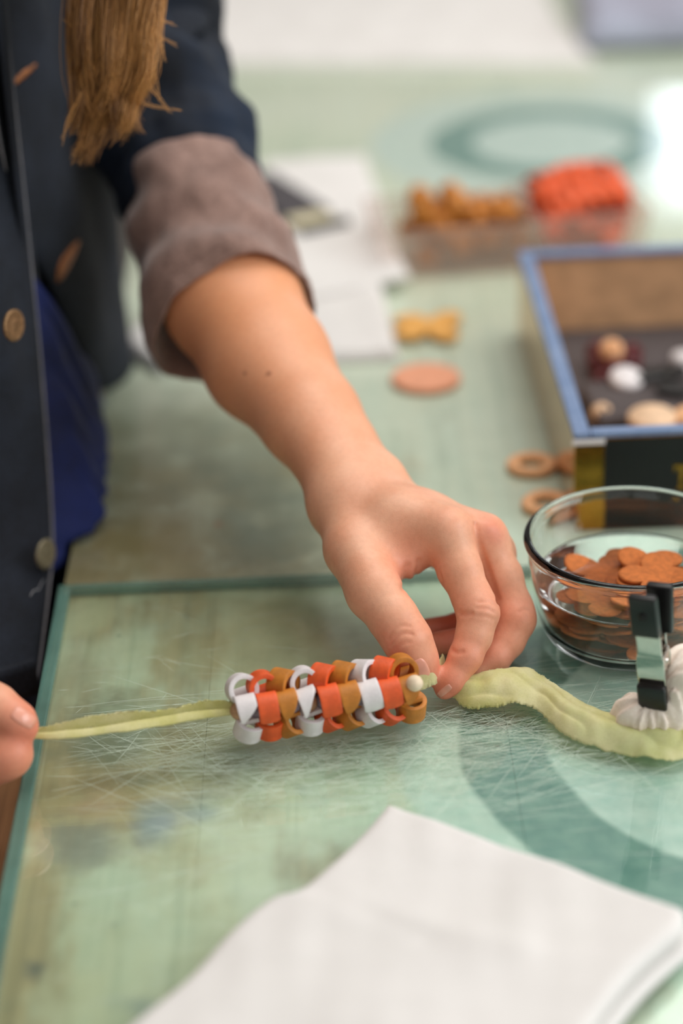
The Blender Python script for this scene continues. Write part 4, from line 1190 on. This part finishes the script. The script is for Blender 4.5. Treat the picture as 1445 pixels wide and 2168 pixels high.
# ------------------------------------------------------------------ spring clamp and the gathered cloth it grips
def bundle_fn(p):
    p = p.astype(np.float32); A = lambda u, v, z: PZ(u, v, z)
    d = rc(p, A(1345, 1512, .016), A(1425, 1512, .016), .0095, .0100)
    d = smin(d, rc(p, A(1330, 1512, .013), A(1320, 1520, .012), .007, .006), .006)
    d = smin(d, rc(p, A(1420, 1485, .022), A(1452, 1428, .034), .0085, .0120), .006)
    d = smin(d, rc(p, A(1452, 1428, .034), A(1500, 1420, .03), .012, .014), .006)
    d = smin(d, rc(p, A(1400, 1520, .012), A(1520, 1480, .016), .008, .012), .008)
    c = A(1385, 1490, .024); q = p - c.astype(np.float32)
    ang = np.arctan2(q[:, 1], q[:, 0]); rr_ = np.sqrt((q ** 2).sum(1))
    d = d + np.where(np.abs(d) < .006, (np.sin(ang * 11 + np.sin(rr_ * 400) * 1.2 + 1.5 * np.sin(ang * 2)) * .0006 + np.sin(ang * 25 + 3 * np.sin(ang * 3)) * .0003) * np.clip(rr_ / .01, 0, 1), 0)
    return np.maximum(d, -(p[:, 2] - (GT + .0006)))
bc = PZ(1390, 1512, GT)
V, Q = sdf_mesh(bundle_fn, (bc[0] - .06, bc[1] - .05, 0), (bc[0] + .09, bc[1] + .07, .07), .0009)
bun = mobj('gathered_cloth', V - bc, Q, M['cream_cloth']); bun.location = tuple(bc)
tag(bun, 'gathered cream cloth bundle gripped by the spring clamp beside the ribbon', 'cloth')

cb = PZ(1386, 1470, .028)
clamp = empty('spring_clamp', tuple(cb), math.radians(-24)); tag(clamp, 'upright chrome spring clamp with black tips in front of the glass bowl', 'clamp')
clamp.rotation_euler = (math.radians(2), math.radians(-3.5), math.radians(-24))
def plate(name, prof, w, th, mat, round_=.0012, parent=clamp, x0=0.0):
    "bent strip: profile points (y, z) and half width per point"
    P_ = spline([(a, b, c) for a, b, c in prof], 30); n = len(P_); V = []
    T = np.gradient(P_[:, :2], axis=0); T /= np.linalg.norm(T, axis=1)[:, None]; N = np.stack([-T[:, 1], T[:, 0]], 1)
    xs_ = [-1, -.9, -.5, 0, .5, .9, 1]
    for i in range(n):
        for s in xs_:
            bend = th * (0.9 if abs(s) == 1 else 0)
            V.append((x0 + s * P_[i, 2], P_[i, 0] - N[i, 0] * 0, P_[i, 1]))
    o = mobj(name, np.array(V), grid_faces(n, len(xs_)), mat, parent); solidify(o, th, 0)
    b = o.modifiers.new('round', 'BEVEL'); b.width = round_; b.segments = 3; b.limit_method = 'ANGLE'
    return o
plate('front_arm', [(-.0005, 0, .0062), (-.0030, .006, .0064), (-.0052, .014, .0066), (-.0058, .022, .0066), (-.0058, .026, .0058), (-.0072, .034, .0058), (-.0095, .042, .0060)], 0, .0011, M['chrome'], .0004)
plate('back_arm', [(.0005, 0, .0062), (.0030, .006, .0064), (.0050, .014, .0066), (.0050, .022, .0066), (.0050, .026, .0050), (.0055, .034, .0050), (.0062, .042, .0058)], 0, .0011, M['chrome'], .0004)
for s in (-1, 1):
    boxobj('side_lug', s * .0058 - .0005, s * .0058 + .0005, -.0055, .0050, .015, .024, M['chrome'], clamp, .0004, 1)
V, F = tube_vf(np.array([[-.0068, 0, .0195], [-.003, 0, .0195], [.003, 0, .0195], [.0068, 0, .0195]]), np.full(4, .0013), 14); mobj('pivot_pin', V, F, M['chrome'], clamp)
t_ = np.linspace(0, 1, 90); V, F = tube_vf(np.stack([-.0045 + .009 * t_, .0028 * np.cos(t_ * 31), .0195 + .0028 * np.sin(t_ * 31)], 1), np.full(90, .0005), 6); mobj('coil_spring', V, F, M['chrome'], clamp)
def cap(name, y0, y1, z0, z1, hw, lean, mat=M['black']):
    bm = bmesh.new(); box(bm, -hw, hw, y0, y1, z0, z1, .0012, 3)
    for v in bm.verts: v.co.y += lean * (v.co.z - z0) / (z1 - z0)
    return bobj(name, bm, mat, clamp, True)
h1 = cap('handle_grip', -.0118, -.0070, .0375, .0610, .0065, -.0045)
bm = bmesh.new(); bmesh.ops.create_uvsphere(bm, u_segments=16, v_segments=8, radius=.0011); o = bobj('rivet', bm, M['black'], h1, True); o.location = (0, -.0150, .0505); o.scale = (1, .6, 1)
o = tube('rivet_recess', [(.0019 * math.cos(a), -.0147, .0505 + .0019 * math.sin(a)) for a in np.linspace(0, 6.28, 24)], .0004, M['black'], h1, 6)
h2 = cap('handle_grip', .0040, .0088, .0310, .0545, .0062, .0024); h2.location.x = .0016
cap('jaw_tip', -.0056, -.0006, -.0055, .0085, .0068, -.0020); cap('jaw_tip', .0006, .0050, -.0055, .0085, .0068, .0020)

# ------------------------------------------------------------------ black and gold box with its contents
ZB = .060
fA, fB, kA = PZ(1216, 918, ZB), PZ(1445, 906, ZB), PZ(1180, 530, ZB)
xd = (fB - fA)[:2]; xd /= np.linalg.norm(xd)
brot = math.atan2(xd[1], xd[0]); BD = float(np.linalg.norm((kA - fA)[:2])); BWd = .30
shear = float(np.dot((kA - fA)[:2], xd)) / BD
cbox = empty('keepsake_box', (fA[0], fA[1], .0004), brot - .02); tag(cbox, 'open black and gold box with a blue padded rim', 'box')
brot -= .02
T = .0085
def bpart(name, x0, x1, y0, y1, z0, z1, mat, bev=0.0, parent=cbox): return boxobj(name, x0, x1, y0, y1, z0, z1, mat, parent, bev, 2)
bpart('front_wall', 0, BWd, 0, .003, 0, ZB - .004, M['gold'], .0006)
bpart('back_wall', 0, BWd, BD - .003, BD, 0, ZB - .004, M['gold'], .0006)
bpart('side_wall', 0, .003, .0032, BD - .0032, 0, ZB - .004, M['gold'], .0006)
bpart('side_wall', BWd - .003, BWd, .0032, BD - .0032, 0, ZB - .004, M['gold'], .0006)
bpart('base', .0032, BWd - .0032, .0032, BD - .0032, 0, .003, M['grey_felt'])
for nm, a in (('lining', (.0032, .0055, .0056, BD - .0056)), ('lining', (BWd - .0055, BWd - .0032, .0056, BD - .0056)), ('lining', (.0032, BWd - .0032, .0032, .0055)), ('lining', (.0032, BWd - .0032, BD - .0055, BD - .0032))):
    bpart(nm, a[0], a[1], a[2], a[3], .0032, ZB - .0042, M['kraft'])
bpart('rim', -.0008, T, -.0008, BD + .0008, ZB - .0038, ZB, M['blue_rim'], .001)
bpart('rim', BWd - T, BWd + .0008, -.0008, BD + .0008, ZB - .0038, ZB, M['blue_rim'], .001)
bpart('rim', T + .0002, BWd - T - .0002, -.0008, T * .8, ZB - .0038, ZB, M['blue_rim'], .001)
bpart('rim', T + .0002, BWd - T - .0002, BD - T, BD + .0008, ZB - .0038, ZB, M['blue_rim'], .001)
fp = bpart('front_label', .0165, BWd - .0165, -.0012, -.0001, .0006, ZB - .0045, M['black_card'])
bpart('corner_tape', -.0014, .0168, -.0014, -.0001, ZB - .0072, ZB - .0040, M['lw'], .0004)
# gilt letter T on the label (the rest of the word runs out of the picture)
tx, lz0, lz1 = .0597, .0240, .0385
lt = bmesh.new(); box(lt, tx - .0046, tx + .0046, -.0018, -.0012, lz1 - .0024, lz1); box(lt, tx - .0013, tx + .0013, -.0018, -.0012, lz0, lz1 - .0024)
box(lt, tx - .0046, tx - .0036, -.0018, -.0012, lz1 - .0040, lz1 - .0024); box(lt, tx + .0036, tx + .0046, -.0018, -.0012, lz1 - .0040, lz1 - .0024); box(lt, tx - .0026, tx + .0026, -.0018, -.0012, lz0 - .0010, lz0)
bobj('gilt_letter', lt, M['gold'], fp)
def at_px(u, v, z): p_ = PZ(u, v, z); return (p_[0], p_[1], z)
o = boxobj('felt_pad', -.036, .036, -.030, .030, 0, .012, M['grey_felt'], None, .003, 2); q_ = at_px(1368, 838, .016); o.location = (q_[0], q_[1], .0040); o.rotation_euler = (0, 0, brot + .08)
tag(o, 'dark grey felt pad lying in the open box', 'pad')
def disc(u, v, z, r, h, mat, label, tilt=(0, 0), nm='wooden_disc', cat='disc'):
    o = lathe(nm, [(0, 0), (r * .93, 0), (r, h * .25), (r, h * .75), (r * .93, h), (0, h)], mat, None, 48, True, False)
    o.location = at_px(u, v, z); o.rotation_euler = (tilt[0], tilt[1], 0); tag(o, label, cat); return o
disc(1380, 896, .0175, .0148, .006, M['disc_wood'], 'pale wooden disc lying flat just behind the blue front rim of the box', (.06, 0))
disc(1470, 893, .0175, .0130, .006, M['ring'], 'orange-tan wooden disc at the right edge of the picture inside the box')
def bead(u, v, z, r, mat, label, group=None, cat='bead'):
    prof = [(r * .3, -r * .9)] + [(r * math.cos(a), r * math.sin(a) * .95) for a in np.linspace(-1.2, 1.2, 12)] + [(r * .3, r * .9)]
    o = lathe('round_bead', prof, mat, None, 32, True, True); o.location = at_px(u, v, z); o.rotation_euler = (.6, .3, 0); tag(o, label, cat, group); return o
bead(1273, 876, .0125, .0068, M['disc_wood'], 'pale wooden bead in the near left corner of the open box')
for k, (u, v, z, r) in enumerate([(1268, 772, .012, .0080), (1300, 786, .012, .0085), (1330, 768, .013, .0085), (1335, 748, .016, .0075), (1272, 806, .011, .0070), (1266, 748, .013, .0085)]):
    bead(u, v, z, r, M['dark_red'], ['dark red bead left of the tan bead against the box wall', 'dark red bead just behind the small white disc in the box', 'dark red bead right of the tan bead, lower one',
         'dark red bead right of the tan bead, upper one', 'dark red bead nearest the front of the box by its left wall', 'dark red bead farthest back along the left wall of the box'][k], 'dark red beads in the box')
bead(1294, 742, .022, .0078, M['ring'], 'tan bead on top of the dark red beads in the box')
disc(1324, 808, .0170, .0105, .005, M['lw'], 'small white disc beside the dark red beads in the box', (.3, .1))
for k, (u, v, rz2, z) in enumerate([(1372, 802, .3, .0165), (1425, 832, -.5, .0165), (1418, 796, .9, .0165)]):
    o = boxobj('leather_offcut', -.010, .010, -.008, .008, 0, .005, M['black_card'], None, .002, 2); o.location = at_px(u, v, z); o.rotation_euler = (0, 0, rz2)
    tag(o, ['black leather offcut right beside the small white disc in the box', 'black leather offcut nearest the orange-tan disc in the box', 'black leather offcut beside the white peg in the box'][k], 'offcut', 'black offcuts in the box')
disc(1445, 798, .0040, .008, .016, M['lw'], 'white peg at the right edge of the picture inside the box', nm='white_peg', cat='peg')

# ------------------------------------------------------------------ plastic tubs of rolled leather
def tub(x, y, rz, w, d, h, label):
    t = empty('plastic_tub', (x, y, .0004), rz); tag(t, label, 'tub')
    fl_ = .006
    def wall(nm, pts):
        bm = bmesh.new(); vs_ = [bm.verts.new(p_) for p_ in pts]; bm.faces.new(vs_); o_ = bobj(nm, bm, M['tub'], t); solidify(o_, .0012, 0); return o_
    a, b = w / 2, d / 2; A, B_ = a + fl_, b + fl_
    wall('tub_wall', [(-a, -b, 0), (a, -b, 0), (A, -B_, h), (-A, -B_, h)]); wall('tub_wall', [(a, b, 0), (-a, b, 0), (-A, B_, h), (A, B_, h)])
    wall('tub_wall', [(-a, b, 0), (-a, -b, 0), (-A, -B_, h), (-A, B_, h)]); wall('tub_wall', [(a, -b, 0), (a, b, 0), (A, B_, h), (A, -B_, h)])
    wall('tub_base', [(-a, -b, .0008), (a, -b, .0008), (a, b, .0008), (-a, b, .0008)])
    q = [(-A, -B_), (A, -B_), (A, B_), (-A, B_), (-A, -B_)]
    tube('tub_rim', [(p_[0], p_[1], h) for p_ in q], .0016, M['tub'], t, 8)
    return t
tp = PZ(985, 590, 0); t1x, t1y = tp[0] - .006, tp[1] + .040
tub(t1x, t1y, .10, .110, .066, .038, 'clear plastic tub heaped with ochre rolled leather')
tp = PZ(1238, 572, 0); t2x, t2y = tp[0], tp[1] + .046
tub(t2x, t2y, .16, .074, .070, .040, 'clear plastic tub heaped with orange-red rolled leather')
def roll_mesh(seed):
    r = np.random.default_rng(seed); n, m = 26, 5; V = []
    for k in range(n):
        a = 5.6 * k / (n - 1); rad = .0072 * (1 + .10 * k / n)
        for j in range(m):
            s = -1 + 2 * j / (m - 1); V.append((s * .0075 * (1 if k < n - 7 else math.sqrt(max(.05, 1 - ((k - n + 7) / 7) ** 2))), rad * math.cos(a), rad * math.sin(a)))
    return V, grid_faces(n, m)
def heap(cx, cy, rz, w, d, h0, mat, n, label, group, heapf, seed, mono):
    r = np.random.default_rng(seed); V, F = roll_mesh(seed); first = None; k = 0
    while k < n:
        x, y = r.uniform(-w / 2, w / 2), r.uniform(-d / 2, d / 2)
        z = .0105 + (k / n) ** .55 * max(.004, h0 + heapf(x / w, y / d) - .010)
        top_n = 24
        if k >= n - top_n:
            i_ = k - (n - top_n); x = (-.5 + (i_ % 6 + .5) / 6) * w; y = (-.5 + (i_ // 6 + .5) / 4) * d; z = h0 + heapf(x / w, y / d)
        if first is None:
            o = first = mobj('leather_roll', np.array(V), F, mat); solidify(o, .0016, 0)
        else:
            o = first.copy(); col.objects.link(o)
        c, s = math.cos(rz), math.sin(rz)
        o.location = (cx + c * x - s * y, cy + s * x + c * y, z)
        o.rotation_euler = (r.uniform(-.6, .6), r.uniform(-.5, .5), r.uniform(0, 3.1))
        tag(o, label, 'leather roll', group); k += 1
heap(t1x + .008, t1y, .10, .076, .048, .032, M['lo'], 56, 'ochre rolled leather piece heaped in the left plastic tub', 'ochre rolls in the left tub', lambda a, b: .012 if abs(a + .42) < .1 or abs(a + .05) < .12 else .002, 3, False)
heap(t2x, t2y, .16, .062, .056, .040, M['lr'], 72, 'orange-red rolled leather piece heaped in the right plastic tub', 'orange-red rolls in the right tub', lambda a, b: -.004 + .010 * (b + .5) + .012 * min(a + .5, .5), 5, True)
